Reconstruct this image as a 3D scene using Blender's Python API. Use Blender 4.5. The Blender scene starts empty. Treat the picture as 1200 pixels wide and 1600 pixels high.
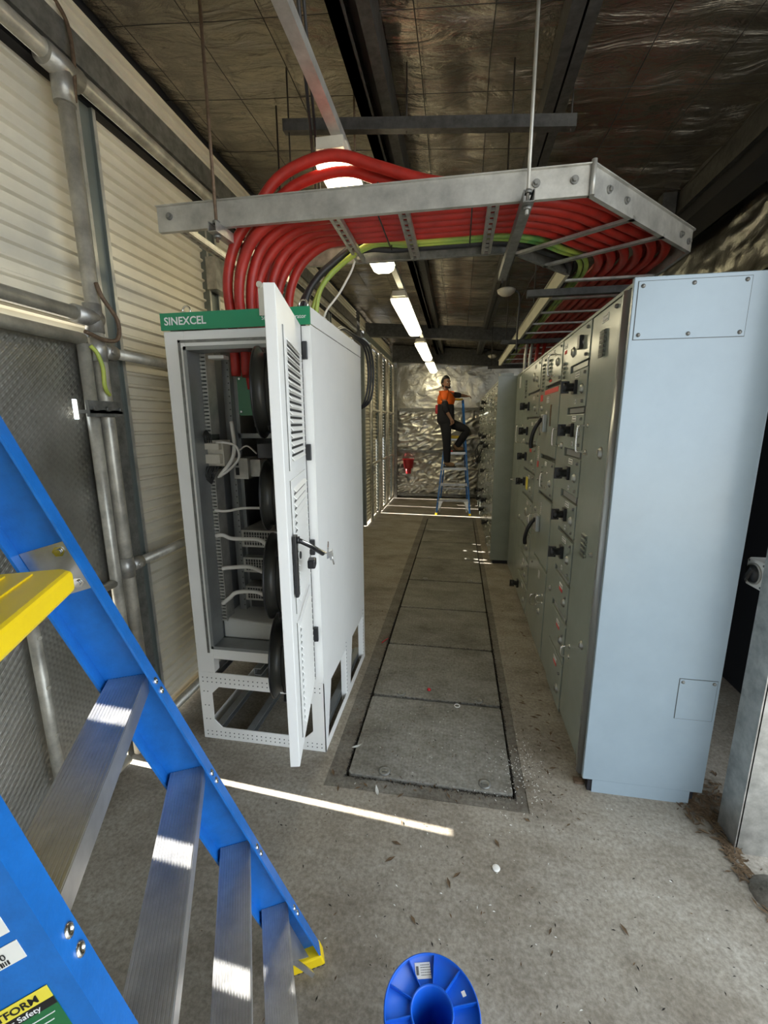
import bpy, bmesh, math, random
from mathutils import Vector, Matrix, noise
S = bpy.context.scene
COL = S.collection
PI = math.pi
random.seed(7)

# ------------------------------------------------------------------ camera
cam_d = bpy.data.cameras.new('camera')
cam = bpy.data.objects.new('camera', cam_d)
COL.objects.link(cam)
cam_d.sensor_fit = 'VERTICAL'
cam_d.sensor_height = 24.0
cam_d.lens = 24.0 * 668.0 / 1600.0
cam_d.clip_start = 0.02
cam_d.clip_end = 200
_R = ((0.9858424, 0.1676061, -0.0047972), (-0.0293804, 0.2008383, 0.9791837), (0.1650806, -0.9651799, 0.2029193))
_m = Matrix(_R).transposed().to_4x4()
_m.translation = Vector((0, 0, 1.75))
cam.matrix_world = _m
S.camera = cam

# ------------------------------------------------------------------ world, sun, exposure
W = bpy.data.worlds.new('world')
S.world = W
W.use_nodes = True
wn = W.node_tree.nodes
bg = wn['Background']
bg.inputs[0].default_value = (0.80, 0.90, 1.0, 1)
bg.inputs[1].default_value = 4.4
sun_d = bpy.data.lights.new('sun', 'SUN')
sun_d.energy = 40.0
sun_d.angle = math.radians(0.5)
sun_d.color = (1.0, 0.96, 0.88)
sun = bpy.data.objects.new('sun', sun_d)
COL.objects.link(sun)
sun.location = (-8, 1, 8)
sun.rotation_euler = Vector((1.0, -0.077, -0.57)).to_track_quat('-Z', 'Y').to_euler()
S.view_settings.view_transform = 'Standard'
S.view_settings.look = 'None'
S.view_settings.exposure = 0.08
S.view_settings.gamma = 1.0
S.view_settings.use_curve_mapping = False

# ------------------------------------------------------------------ materials
def mat(name, col, rough=0.5, metal=0.0, var=0.0, vscale=6.0, col2=None, bump=0.0, bscale=40.0, emit=None, estr=0.0,
        coords='Object', spec=0.5, trans=0.0, stretch=None, detail=6.0, rvar=0.0, contrast=None):
    m = bpy.data.materials.new(name)
    m.use_nodes = True
    nt = m.node_tree
    N, L = nt.nodes, nt.links
    b = N['Principled BSDF']
    b.inputs['Base Color'].default_value = (*col, 1)
    b.inputs['Roughness'].default_value = rough
    b.inputs['Metallic'].default_value = metal
    b.inputs['Specular IOR Level'].default_value = spec
    if trans:
        b.inputs['Transmission Weight'].default_value = trans
    if emit:
        b.inputs['Emission Color'].default_value = (*emit, 1)
        b.inputs['Emission Strength'].default_value = estr
    if var or bump or rvar:
        if coords == 'World':
            g = N.new('ShaderNodeNewGeometry'); out = g.outputs['Position']
        else:
            g = N.new('ShaderNodeTexCoord'); out = g.outputs['Object']
        if stretch:
            mp = N.new('ShaderNodeMapping'); mp.inputs['Scale'].default_value = stretch
            L.new(out, mp.inputs[0]); out = mp.outputs[0]
        if var or rvar:
            n = N.new('ShaderNodeTexNoise')
            n.inputs['Scale'].default_value = vscale
            n.inputs['Detail'].default_value = detail
            n.inputs['Roughness'].default_value = 0.65
            L.new(out, n.inputs['Vector'])
            r = N.new('ShaderNodeValToRGB')
            lo, hi = contrast or (0.32, 0.68)
            r.color_ramp.elements[0].position = lo
            r.color_ramp.elements[1].position = hi
            c2 = col2 or tuple(max(0, c * (1 - var)) for c in col)
            r.color_ramp.elements[0].color = (*c2, 1)
            r.color_ramp.elements[1].color = (*col, 1)
            L.new(n.outputs[0], r.inputs[0])
            if var:
                L.new(r.outputs[0], b.inputs['Base Color'])
            if rvar:
                mr = N.new('ShaderNodeMapRange')
                mr.inputs['To Min'].default_value = max(0.02, rough - rvar)
                mr.inputs['To Max'].default_value = min(1, rough + rvar)
                L.new(n.outputs[0], mr.inputs['Value'])
                L.new(mr.outputs[0], b.inputs['Roughness'])
        if bump:
            n2 = N.new('ShaderNodeTexNoise')
            n2.inputs['Scale'].default_value = bscale
            n2.inputs['Detail'].default_value = 4
            L.new(out, n2.inputs['Vector'])
            bp = N.new('ShaderNodeBump')
            bp.inputs['Strength'].default_value = bump
            bp.inputs['Distance'].default_value = 0.01
            L.new(n2.outputs[0], bp.inputs['Height'])
            L.new(bp.outputs[0], b.inputs['Normal'])
    return m

def concrete_mat(name, base, dark, light, ridges=False):
    m = bpy.data.materials.new(name); m.use_nodes = True
    nt = m.node_tree; N, L = nt.nodes, nt.links
    b = N['Principled BSDF']
    g = N.new('ShaderNodeNewGeometry')
    def nz(scale, det, st=None):
        out = g.outputs['Position']
        if st:
            mp = N.new('ShaderNodeMapping'); mp.inputs['Scale'].default_value = st[:3]
            mp.inputs['Rotation'].default_value = (0, 0, st[3]); L.new(out, mp.inputs[0]); out = mp.outputs[0]
        n = N.new('ShaderNodeTexNoise'); n.inputs['Scale'].default_value = scale; n.inputs['Detail'].default_value = det
        n.inputs['Roughness'].default_value = 0.7
        L.new(out, n.inputs['Vector']); return n.outputs[0]
    def ramp(v, p0, p1, c0, c1):
        r = N.new('ShaderNodeValToRGB')
        r.color_ramp.elements[0].position = p0; r.color_ramp.elements[1].position = p1
        r.color_ramp.elements[0].color = (*c0, 1); r.color_ramp.elements[1].color = (*c1, 1)
        L.new(v, r.inputs[0]); return r.outputs[0]
    def mix(f, a, c, mode='MIX'):
        x = N.new('ShaderNodeMix'); x.data_type = 'RGBA'; x.blend_type = mode
        if hasattr(f, 'is_linked'): L.new(f, x.inputs[0])
        else: x.inputs[0].default_value = f
        for s, v in ((x.inputs[6], a), (x.inputs[7], c)):
            if hasattr(v, 'is_linked'): L.new(v, s)
            else: s.default_value = (*v, 1)
        return x.outputs[2]
    c = ramp(nz(1.7, 9), .38, .60, dark, base)
    trow = ramp(nz(2.6, 9, (1, 2.2, 1, 0.9)), .42, .72, (0, 0, 0), (.8, .8, .8))
    c = mix(trow, c, light)
    fine = ramp(nz(60, 6), .35, .65, (0.62, 0.60, 0.57), (1.1, 1.1, 1.1))
    c = mix(1.0, c, fine, 'MULTIPLY')
    vo = N.new('ShaderNodeTexVoronoi'); vo.inputs['Scale'].default_value = 9; L.new(g.outputs['Position'], vo.inputs['Vector'])
    sp = ramp(vo.outputs['Distance'], .035, .06, (1, 1, 1), (0, 0, 0))
    sel = ramp(nz(3.3, 2), .52, .56, (0, 0, 0), (1, 1, 1))
    spm = mix(1.0, sp, sel, 'MULTIPLY')
    c = mix(spm, c, (0.075, 0.065, 0.05))
    vo2 = N.new('ShaderNodeTexVoronoi'); vo2.inputs['Scale'].default_value = 13; L.new(g.outputs['Position'], vo2.inputs['Vector'])
    sp2 = ramp(vo2.outputs['Distance'], .03, .05, (1, 1, 1), (0, 0, 0))
    sel2 = ramp(nz(2.1, 2), .56, .60, (0, 0, 0), (1, 1, 1))
    spm2 = mix(1.0, sp2, sel2, 'MULTIPLY')
    c = mix(spm2, c, (0.55, 0.54, 0.50))
    L.new(c, b.inputs['Base Color'])
    b.inputs['Roughness'].default_value = 0.82
    bp = N.new('ShaderNodeBump'); bp.inputs['Strength'].default_value = .35; bp.inputs['Distance'].default_value = .006
    if ridges:
        wv = N.new('ShaderNodeTexWave'); wv.inputs['Scale'].default_value = 18; wv.inputs['Distortion'].default_value = 1.5
        L.new(g.outputs['Position'], wv.inputs['Vector']); L.new(wv.outputs[0], bp.inputs['Height'])
        bp.inputs['Strength'].default_value = .10
    else:
        L.new(nz(9, 9, (1, 2.0, 1, 0.9)), bp.inputs['Height'])
    L.new(bp.outputs[0], b.inputs['Normal'])
    return m

def foil_mat(name, col, rough, wr=1.0, scale=(3, 9, 3)):
    m = bpy.data.materials.new(name); m.use_nodes = True
    nt = m.node_tree; N, L = nt.nodes, nt.links
    b = N['Principled BSDF']
    b.inputs['Metallic'].default_value = 0.9
    g = N.new('ShaderNodeNewGeometry')
    mp = N.new('ShaderNodeMapping'); mp.inputs['Scale'].default_value = scale; L.new(g.outputs['Position'], mp.inputs[0])
    n = N.new('ShaderNodeTexNoise'); n.inputs['Scale'].default_value = 1.6; n.inputs['Detail'].default_value = 7
    n.inputs['Roughness'].default_value = .6; n.inputs['Distortion'].default_value = .8
    L.new(mp.outputs[0], n.inputs['Vector'])
    v = N.new('ShaderNodeTexVoronoi'); v.inputs['Scale'].default_value = 2.2; v.distance = 'CHEBYCHEV'
    L.new(mp.outputs[0], v.inputs['Vector'])
    ad = N.new('ShaderNodeMath'); ad.operation = 'MULTIPLY_ADD'; ad.inputs[1].default_value = .35
    L.new(v.outputs['Distance'], ad.inputs[0]); L.new(n.outputs[0], ad.inputs[2])
    bp = N.new('ShaderNodeBump'); bp.inputs['Strength'].default_value = wr; bp.inputs['Distance'].default_value = .02
    L.new(ad.outputs[0], bp.inputs['Height']); L.new(bp.outputs[0], b.inputs['Normal'])
    n2 = N.new('ShaderNodeTexNoise'); n2.inputs['Scale'].default_value = 1.1; n2.inputs['Detail'].default_value = 8
    L.new(g.outputs['Position'], n2.inputs['Vector'])
    r = N.new('ShaderNodeValToRGB'); r.color_ramp.elements[0].position = .35; r.color_ramp.elements[1].position = .65
    r.color_ramp.elements[0].color = (*[c * .55 for c in col], 1); r.color_ramp.elements[1].color = (*col, 1)
    L.new(n2.outputs[0], r.inputs[0]); L.new(r.outputs[0], b.inputs['Base Color'])
    mr = N.new('ShaderNodeMapRange'); mr.inputs['To Min'].default_value = rough - .08; mr.inputs['To Max'].default_value = rough + .12
    L.new(n2.outputs[0], mr.inputs['Value']); L.new(mr.outputs[0], b.inputs['Roughness'])
    return m

def checker_mat():
    m = bpy.data.materials.new('checker_plate'); m.use_nodes = True
    nt = m.node_tree; N, L = nt.nodes, nt.links
    b = N['Principled BSDF']; b.inputs['Metallic'].default_value = .85; b.inputs['Roughness'].default_value = .36
    b.inputs['Base Color'].default_value = (.43, .42, .38, 1)
    g = N.new('ShaderNodeNewGeometry')
    mp = N.new('ShaderNodeMapping'); mp.inputs['Scale'].default_value = (0, 1, 1); mp.inputs['Rotation'].default_value = (math.radians(45), 0, 0)
    L.new(g.outputs['Position'], mp.inputs[0])
    w1 = N.new('ShaderNodeTexWave'); w1.bands_direction = 'Y'; w1.inputs['Scale'].default_value = 13
    w2 = N.new('ShaderNodeTexWave'); w2.bands_direction = 'Z'; w2.inputs['Scale'].default_value = 13
    w3 = N.new('ShaderNodeTexWave'); w3.bands_direction = 'Y'; w3.inputs['Scale'].default_value = 40
    for w in (w1, w2, w3): L.new(mp.outputs[0], w.inputs['Vector'])
    mu = N.new('ShaderNodeMath'); mu.operation = 'MULTIPLY'; L.new(w1.outputs[0], mu.inputs[0]); L.new(w2.outputs[0], mu.inputs[1])
    mu2 = N.new('ShaderNodeMath'); mu2.operation = 'MULTIPLY_ADD'; mu2.inputs[1].default_value = .3
    L.new(w3.outputs[0], mu2.inputs[0]); L.new(mu.outputs[0], mu2.inputs[2])
    bp = N.new('ShaderNodeBump'); bp.inputs['Strength'].default_value = .3; bp.inputs['Distance'].default_value = .007
    L.new(mu2.outputs[0], bp.inputs['Height']); L.new(bp.outputs[0], b.inputs['Normal'])
    n2 = N.new('ShaderNodeTexNoise'); n2.inputs['Scale'].default_value = 3; n2.inputs['Detail'].default_value = 8
    L.new(g.outputs['Position'], n2.inputs['Vector'])
    r = N.new('ShaderNodeValToRGB'); r.color_ramp.elements[0].position = .3; r.color_ramp.elements[1].position = .7
    r.color_ramp.elements[0].color = (.25, .24, .20, 1); r.color_ramp.elements[1].color = (.52, .51, .47, 1)
    L.new(n2.outputs[0], r.inputs[0]); L.new(r.outputs[0], b.inputs['Base Color'])
    return m

M = {}
M['floor'] = concrete_mat('concrete_floor', (.31, .275, .22), (.19, .16, .12), (.40, .37, .315))
M['cover'] = concrete_mat('concrete_cover', (.23, .22, .185), (.13, .12, .095), (.31, .30, .27), True)
M['kerb'] = concrete_mat('concrete_infill', (.17, .15, .12), (.10, .085, .065), (.25, .24, .21))
M['ground'] = concrete_mat('gravel_ground', (.40, .36, .30), (.25, .22, .18), (.5, .47, .42))
M['dirt'] = mat('joint_dirt', (.03, .024, .018), .95, var=.5, vscale=60)
M['leaf'] = mat('dry_leaf', (.16, .10, .05), .9, var=.6, vscale=30)
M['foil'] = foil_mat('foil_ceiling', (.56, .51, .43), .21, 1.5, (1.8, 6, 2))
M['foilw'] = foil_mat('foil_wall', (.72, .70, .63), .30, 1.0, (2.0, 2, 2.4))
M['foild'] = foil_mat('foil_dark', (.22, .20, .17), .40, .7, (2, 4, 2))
M['steel'] = mat('dark_steel', (.10, .10, .095), .55, .5, var=.5, vscale=20, bump=.2)
M['steelb'] = mat('black_steel', (.025, .025, .03), .5, .3)
M['galv'] = mat('galvanised_steel', (.58, .57, .53), .42, .75, var=.45, vscale=14, rvar=.12, bump=.08, bscale=60)
M['galvl'] = mat('galvanised_tray', (.62, .61, .56), .45, .55, var=.4, vscale=9, rvar=.1, bump=.05)
M['galvd'] = mat('galvanised_dark', (.30, .30, .28), .45, .6, var=.5, vscale=18, rvar=.1)
M['pipe'] = mat('galvanised_pipe', (.66, .63, .54), .40, .45, var=.5, vscale=10, rvar=.12, bump=.1, bscale=25)
M['sheet'] = mat('cream_sheet', (.80, .75, .62), .42, .1, var=.18, vscale=2.5, coords='World')
M['postg'] = mat('grey_green_post', (.19, .215, .20), .4, .2, var=.2, vscale=5)
M['checker'] = checker_mat()
M['red'] = mat('red_cable', (.47, .028, .018), .45, var=.35, vscale=12)
M['blackc'] = mat('black_cable', (.02, .02, .022), .45)
M['greenc'] = mat('green_yellow_cable', (.55, .62, .10), .45, var=.6, vscale=3, col2=(.08, .24, .06))
M['whitec'] = mat('white_cable', (.75, .73, .68), .5)
M['white'] = mat('white_powdercoat', (.88, .875, .84), .38, var=.05, vscale=4)
M['whitein'] = mat('inner_zinc', (.34, .355, .35), .4, .5, var=.2, vscale=6)
M['green'] = mat('banner_green', (.02, .26, .12), .35)
M['letter'] = mat('letter_white', (.85, .85, .85), .5)
M['pcb'] = mat('green_cover', (.10, .30, .17), .3, var=.15, vscale=3)
M['black'] = mat('black_plastic', (.012, .012, .013), .32)
M['blackm'] = mat('matt_black', (.02, .02, .02), .6)
M['fan'] = mat('fan_hub', (.05, .05, .043), .33, .2)
M['lockm'] = mat('lock_metal', (.42, .42, .38), .35, .9)
M['chrome'] = mat('chrome', (.75, .74, .70), .18, 1.0)
M['dusty'] = mat('dusty_black', (.035, .035, .034), .6, var=.4, vscale=10)
M['carton'] = mat('white_carton', (.60, .60, .56), .75, var=.1)
M['swgrey'] = mat('switchboard_green_grey', (.285, .315, .27), .20, var=.12, vscale=5, bump=.02, bscale=9)
M['swdark'] = mat('switchboard_gap', (.05, .055, .048), .5)
M['swend'] = mat('switchboard_end_paint', (.295, .365, .41), .22, var=.14, contrast=(.22,.78), vscale=3.2, bump=.03, bscale=300, rvar=.08)
M['corner'] = mat('corner_extrusion', (.42, .44, .44), .3, .6)
M['alu'] = mat('aluminium', (.66, .66, .66), .34, .9, var=.25, vscale=16, rvar=.12, stretch=(1, 1, 1))
M['blue'] = mat('blue_fibreglass', (.012, .16, .55), .30, var=.25, vscale=20, bump=.05, bscale=200)
M['blued'] = mat('blue_plastic', (.006, .11, .60), .35)
M['yellow'] = mat('yellow_plastic', (.93, .66, .01), .38, var=.06)
M['rubber'] = mat('rubber', (.03, .03, .03), .8)
M['paper'] = mat('label_paper', (.78, .77, .72), .6)
M['yellowl'] = mat('label_yellow', (.78, .66, .06), .5)
M['greenl'] = mat('label_green', (.015, .14, .045), .5)
M['redl'] = mat('label_red', (.60, .03, .03), .5)
M['tube'] = mat('lit_diffuser', (.9, .88, .8), .5, emit=(1.0, .89, .58), estr=12.0)
M['fixt'] = mat('fixture_plastic', (.62, .58, .48), .5, var=.2, vscale=8)
M['skin'] = mat('skin', (.30, .165, .11), .55)
M['hair'] = mat('hair', (.012, .010, .009), .6)
M['orange'] = mat('hi_vis_orange', (1.0, .16, .01), .6, var=.2, vscale=14)
M['navy'] = mat('navy_cloth', (.012, .012, .018), .85)
M['boot'] = mat('tan_boot', (.26, .16, .09), .75, var=.3, vscale=20)
M['bucket'] = mat('red_bucket', (.50, .02, .025), .4)
M['wire'] = mat('wire', (.05, .045, .04), .5, .6)
M['rust'] = mat('rusty_rod', (.22, .15, .10), .6, .5, var=.5, vscale=40)
M['beige'] = mat('beige_strut', (.50, .48, .36), .5, .2, var=.15)
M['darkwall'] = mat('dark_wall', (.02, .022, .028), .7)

# ------------------------------------------------------------------ mesh builder
def basis(d):
    d = Vector(d).normalized()
    a = Vector((0, 0, 1)) if abs(d.z) < .9 else Vector((1, 0, 0))
    u = d.cross(a).normalized()
    return d, u, d.cross(u).normalized()

class MB:
    def __init__(s): s.v, s.f, s.sm = [], [], []
    def add(s, vs, fs, smooth=False):
        o = len(s.v); s.v += [Vector(p) for p in vs]
        for f in fs: s.f.append([i + o for i in f]); s.sm.append(smooth)
        return s
    def box(s, x0, x1, y0, y1, z0, z1):
        if x0 > x1: x0, x1 = x1, x0
        if y0 > y1: y0, y1 = y1, y0
        if z0 > z1: z0, z1 = z1, z0
        return s.add([(x0,y0,z0),(x1,y0,z0),(x1,y1,z0),(x0,y1,z0),(x0,y0,z1),(x1,y0,z1),(x1,y1,z1),(x0,y1,z1)],
                     [(0,3,2,1),(4,5,6,7),(0,1,5,4),(1,2,6,5),(2,3,7,6),(3,0,4,7)])
    def obox(s, c, size, ax, ay, az):
        c = Vector(c); ax, ay, az = Vector(ax).normalized()*size[0]/2, Vector(ay).normalized()*size[1]/2, Vector(az).normalized()*size[2]/2
        vs = [c+i*ax+j*ay+k*az for k in (-1,1) for i, j in ((-1,-1),(1,-1),(1,1),(-1,1))]
        return s.add(vs, [(0,3,2,1),(4,5,6,7),(0,1,5,4),(1,2,6,5),(2,3,7,6),(3,0,4,7)])
    def bar(s, p0, p1, w, h, up=(0,0,1)):
        p0, p1 = Vector(p0), Vector(p1); d = (p1-p0); L = d.length; d.normalize()
        up = Vector(up); side = d.cross(up).normalized(); up = side.cross(d)
        return s.obox((p0+p1)/2, (w, L, h), side, d, up)
    def cyl(s, p0, p1, r, n=14, r1=None, smooth=True):
        p0, p1 = Vector(p0), Vector(p1); d, u, v = basis(p1-p0); r1 = r if r1 is None else r1
        vs = [p0+(u*math.cos(2*PI*i/n)+v*math.sin(2*PI*i/n))*r for i in range(n)] + [p1+(u*math.cos(2*PI*i/n)+v*math.sin(2*PI*i/n))*r1 for i in range(n)]
        s.add(vs, [(i,(i+1)%n,n+(i+1)%n,n+i) for i in range(n)], smooth)
        o = len(s.v)-2*n
        s.f.append([o+i for i in range(n)][::-1]); s.sm.append(False)
        s.f.append([o+n+i for i in range(n)]); s.sm.append(False)
        return s
    def tube(s, pts, r, n=10, closed=False):
        pts = [Vector(p) for p in pts]; m = len(pts)
        d0, u, _ = basis(pts[1]-pts[0]); o = len(s.v)
        for k, p in enumerate(pts):
            if closed: t = pts[(k+1) % m]-pts[k-1]
            else: t = pts[min(k+1, m-1)]-pts[max(k-1, 0)]
            t.normalize(); u = (u-t*u.dot(t)).normalized(); w = t.cross(u)
            rr = r[k] if isinstance(r, (list, tuple)) else r
            s.v += [p+(u*math.cos(2*PI*i/n)+w*math.sin(2*PI*i/n))*rr for i in range(n)]
        for k in range(m if closed else m-1):
            k2 = (k+1) % m
            for i in range(n):
                s.f.append([o+k*n+i, o+k*n+(i+1)%n, o+k2*n+(i+1)%n, o+k2*n+i]); s.sm.append(True)
        if not closed:
            s.f.append([o+i for i in range(n)][::-1]); s.sm.append(False)
            s.f.append([o+(m-1)*n+i for i in range(n)]); s.sm.append(False)
        return s
    def extr(s, poly, o, au, av, vec):
        o, au, av, vec = Vector(o), Vector(au), Vector(av), Vector(vec); n = len(poly)
        a = [o+au*p[0]+av*p[1] for p in poly]
        vs = a+[p+vec for p in a]
        return s.add(vs, [tuple(range(n))[::-1], tuple(range(n, 2*n))] + [(i,(i+1)%n,n+(i+1)%n,n+i) for i in range(n)])
    def ring(s, poly_out, poly_in, o, au, av, vec):
        o, au, av, vec = Vector(o), Vector(au), Vector(av), Vector(vec); n = len(poly_out)
        P = [o+au*p[0]+av*p[1] for p in poly_out]; Q = [o+au*p[0]+av*p[1] for p in poly_in]
        vs = P+Q+[p+vec for p in P]+[q+vec for q in Q]
        fs = []
        for i in range(n):
            j = (i+1) % n
            fs += [(i, n+i, n+j, j), (2*n+i, 2*n+j, 3*n+j, 3*n+i), (i, j, 2*n+j, 2*n+i), (n+j, n+i, 3*n+i, 3*n+j)]
        return s.add(vs, fs)
    def lathe(s, prof, o, axis=(0,0,1), n=32, smooth=True):
        o = Vector(o); d, u, v = basis(axis); b = len(s.v); m = len(prof)
        for (r, h) in prof:
            s.v += [o+d*h+(u*math.cos(2*PI*i/n)+v*math.sin(2*PI*i/n))*r for i in range(n)]
        for k in range(m-1):
            for i in range(n):
                s.f.append([b+k*n+i, b+k*n+(i+1)%n, b+(k+1)*n+(i+1)%n, b+(k+1)*n+i]); s.sm.append(smooth)
        return s
    def ball(s, c, r, n=14, sc=(1,1,1)):
        c = Vector(c); b = len(s.v); m = n//2
        for j in range(m+1):
            th = PI*j/m
            for i in range(n):
                ph = 2*PI*i/n
                s.v.append(c+Vector((r*sc[0]*math.sin(th)*math.cos(ph), r*sc[1]*math.sin(th)*math.sin(ph), r*sc[2]*math.cos(th))))
        for j in range(m):
            for i in range(n):
                s.f.append([b+j*n+i, b+(j+1)*n+i, b+(j+1)*n+(i+1)%n, b+j*n+(i+1)%n]); s.sm.append(True)
        return s
    def build(s, name, m, parent=None, bevel=0, label=None, kind=None, local=False, fixn=True):
        me = bpy.data.meshes.new(name)
        off = Vector((0,0,0)); loc = None
        if parent is not None:
            off = ORG.get(parent.name, Vector((0,0,0)))
        elif not local:
            xs = [p.x for p in s.v]; ys = [p.y for p in s.v]; zs = [p.z for p in s.v]
            off = Vector(((min(xs)+max(xs))/2, (min(ys)+max(ys))/2, min(zs))); loc = off
        me.from_pydata([tuple(p-off) for p in s.v], [], s.f)
        me.polygons.foreach_set('use_smooth', s.sm)
        bm = bmesh.new(); bm.from_mesh(me)
        if fixn: bmesh.ops.recalc_face_normals(bm, faces=bm.faces)
        bm.to_mesh(me); bm.free()
        me.materials.append(M[m])
        ob = bpy.data.objects.new(name, me); COL.objects.link(ob)
        if parent is not None: ob.parent = parent
        if loc is not None: ob.location = loc
        ORG[ob.name] = off
        if bevel:
            md = ob.modifiers.new('bevel', 'BEVEL'); md.width = bevel; md.segments = 2; md.limit_method = 'ANGLE'; md.angle_limit = 1.0
        if label: ob['label'] = label
        if kind: ob['kind'] = kind
        return ob
ORG = {}
def tag(o, label, cat, group=None, kind=None):
    o['label'] = label; o['category'] = cat
    if group: o['group'] = group
    if kind: o['kind'] = kind
    return o
def thing(name, loc, label=None, cat=None, group=None, kind=None, org=None):
    o = bpy.data.objects.new(name, None); COL.objects.link(o); o.location = loc
    o.empty_display_size = .1
    ORG[o.name] = Vector(loc) if org is None else Vector(org)
    if kind: o['kind'] = kind
    if label: tag(o, label, cat, group)
    return o
def catmull(pts, k=6):
    P = [Vector(p) for p in pts]; P = [P[0]*2-P[1]]+P+[P[-1]*2-P[-2]]; out = []
    for i in range(1, len(P)-2):
        a, b, c, d = P[i-1:i+3]
        for j in range(k):
            t = j/k
            out.append(.5*((2*b)+(c-a)*t+(2*a-5*b+4*c-d)*t*t+(3*b-a-3*c+d)*t**3))
    out.append(P[-2]); return out
def text(body, size, mtx, m, parent, name='lettering', thick=.0004, align='LEFT', bold=0.0):
    cu = bpy.data.curves.new('t', 'FONT'); cu.body = body; cu.size = size; cu.extrude = thick; cu.align_x = align; cu.offset = bold
    cu.resolution_u = 3
    to = bpy.data.objects.new('t', cu); COL.objects.link(to)
    bpy.context.view_layer.update()
    me = bpy.data.meshes.new_from_object(to.evaluated_get(bpy.context.evaluated_depsgraph_get()))
    bpy.data.objects.remove(to)
    me.transform(mtx); off = ORG.get(parent.name, Vector((0,0,0))); me.transform(Matrix.Translation(-off))
    me.materials.clear(); me.materials.append(M[m]); me.name = name
    ob = bpy.data.objects.new(name, me); COL.objects.link(ob); ob.parent = parent; ORG[ob.name] = off
    return ob
def frame(o, x, y):
    x = Vector(x).normalized(); y = Vector(y); z = x.cross(y).normalized(); y = z.cross(x)
    m = Matrix((x, y, z)).transposed().to_4x4(); m.translation = Vector(o); return m
def rrect(x0, x1, y0, y1, c):
    return [(x0+c,y0),(x1-c,y0),(x1,y0+c),(x1,y1-c),(x1-c,y1),(x0+c,y1),(x0,y1-c),(x0,y0+c)]

# ================================================================== STRUCTURE
TX0, TX1, TY0, TY1 = -.605, .375, 1.72, 8.05
f = MB()
X0, X1, Y0, Y1 = -1.85, 1.17, -3.0, 10.4
f.box(X0, TX0, Y0, Y1, -.15, 0).box(TX1, X1, Y0, 1.86, -.15, 0).box(TX1, 2.0, 1.86, Y1, -.15, 0).box(TX0, TX1, Y0, TY0, -.15, 0).box(TX0, TX1, TY1, Y1, -.15, 0)
fl = f.build('floor', 'floor', kind='structure')
fi = MB()
fi.box(TX0, -.515, TY0, TY1, -.10, -.003).box(.325, TX1, TY0, TY1, -.10, -.003).box(-.515, .325, TY0, 1.795, -.10, -.003).box(-.515, .325, 7.86, TY1, -.10, -.003)
fi.build('infill_strip', 'kerb', fl)
MB().box(-.52, .33, 1.79, 7.87, -.14, -.05).build('trench_bed', 'dirt', fl)
g = MB().box(-14, -1.75, -14, 20, -.22, -.06).box(1.17, 14, -14, 1.86, -.22, -.02).box(2.0, 14, 1.86, 20, -.22, -.02).box(-1.75, 1.17, -14, -3.0, -.22, -.02).build('ground', 'ground', kind='structure')

joints = [1.80, 2.465, 3.149, 3.87, 4.62, 5.42, 6.24, 6.97, 7.855]
cl = ['nearest concrete trench cover with two lifting sockets at its front edge', 'second concrete trench cover from the camera beside the white cabinet', 'third concrete trench cover from the camera, dusty, with faint dirt-filled joint',
      'fourth concrete trench cover from the camera, in the shaded aisle', 'fifth concrete trench cover from the camera, level with the switchboard end', 'sixth concrete trench cover from the camera, by the tall corner of the far switchboard',
      'seventh concrete trench cover from the camera, near the sun patches', 'farthest concrete trench cover, just before the distant blue ladder']
for i in range(8):
    a, b = joints[i]+.010, joints[i+1]-.010
    if i == 0: b -= .003
    dz = [.004, .003, -.001, -.001, .002, .001, .003, .0][i]
    t = thing('trench_cover', (-.095, (a+b)/2, -.05), cl[i], 'trench cover', 'concrete covers over the floor trench')
    q = .0
    MB().extr(rrect(-.502, .312, a, b, .012), (0,0,-.05), (1,0,0), (0,1,0), (0,0,.05+dz)).build('slab', 'cover', t, bevel=.004)
    if i in (0, 1, 4, 5):
        for sx in (-.32, .18):
            yy = a+.04 if i == 0 else a+.035
            m2 = MB().lathe([(.030,.0),(.030,.004),(.020,.005),(.013,.001)], (sx, yy, dz), n=14).box(sx-.012, sx+.012, yy-.006, yy+.006, dz, dz+.004)
            m2.build('lifting_socket', 'galvd', t)
# litter
rnd = random.Random(3)
def flakes(name, mat_, spots, n, smin, smax, label, cat, z=0.001):
    m = MB()
    for _ in range(n):
        cx, cy, sx, sy = rnd.choice(spots)
        x, y = rnd.gauss(cx, sx), rnd.gauss(cy, sy); a = rnd.random()*PI; s_ = rnd.uniform(smin, smax)
        u = Vector((math.cos(a), math.sin(a), 0)); v = Vector((-u.y, u.x, 0)); c = Vector((x, y, z+.0035+rnd.random()*.003))
        m.add([c-u*s_, c-v*s_*.3+Vector((0,0,.002)), c+u*s_, c+v*s_*.3+Vector((0,0,.001))], [(0,1,2,3)])
    o = m.build(name, mat_, kind='stuff', fixn=False); tag(o, label, cat); return o
flakes('leaf_litter', 'leaf', [(1.14, 1.86, .04, .06), (1.24, 1.95, .05, .1), (1.17, 1.62, .02, .1)], 420, .008, .028, 'brown dry leaf litter heaped between the pale end panel and the steel post', 'leaf litter')
flakes('paint_flakes', 'paper', [(.38, 1.93, .05, .12), (.40, 1.98, .04, .10), (.30, 1.95, .05, .16), (.0, 2.1, .22, .2), (.2, 1.2, .4, .3)], 330, .002, .007, 'scattered white flakes on the concrete by the nearest trench cover', 'debris')
flakes('floor_grit', 'leaf', [(-.1, 1.78, .3, .02), (-.52, 2.4, .02, .5), (.33, 2.4, .02, .5), (.5, 2.0, .08, .2), (.0, 1.0, .6, .4), (-.1, 2.3, .2, .4)], 420, .003, .010, 'small dark bits of grit and twigs strewn over the floor', 'debris')
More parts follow.
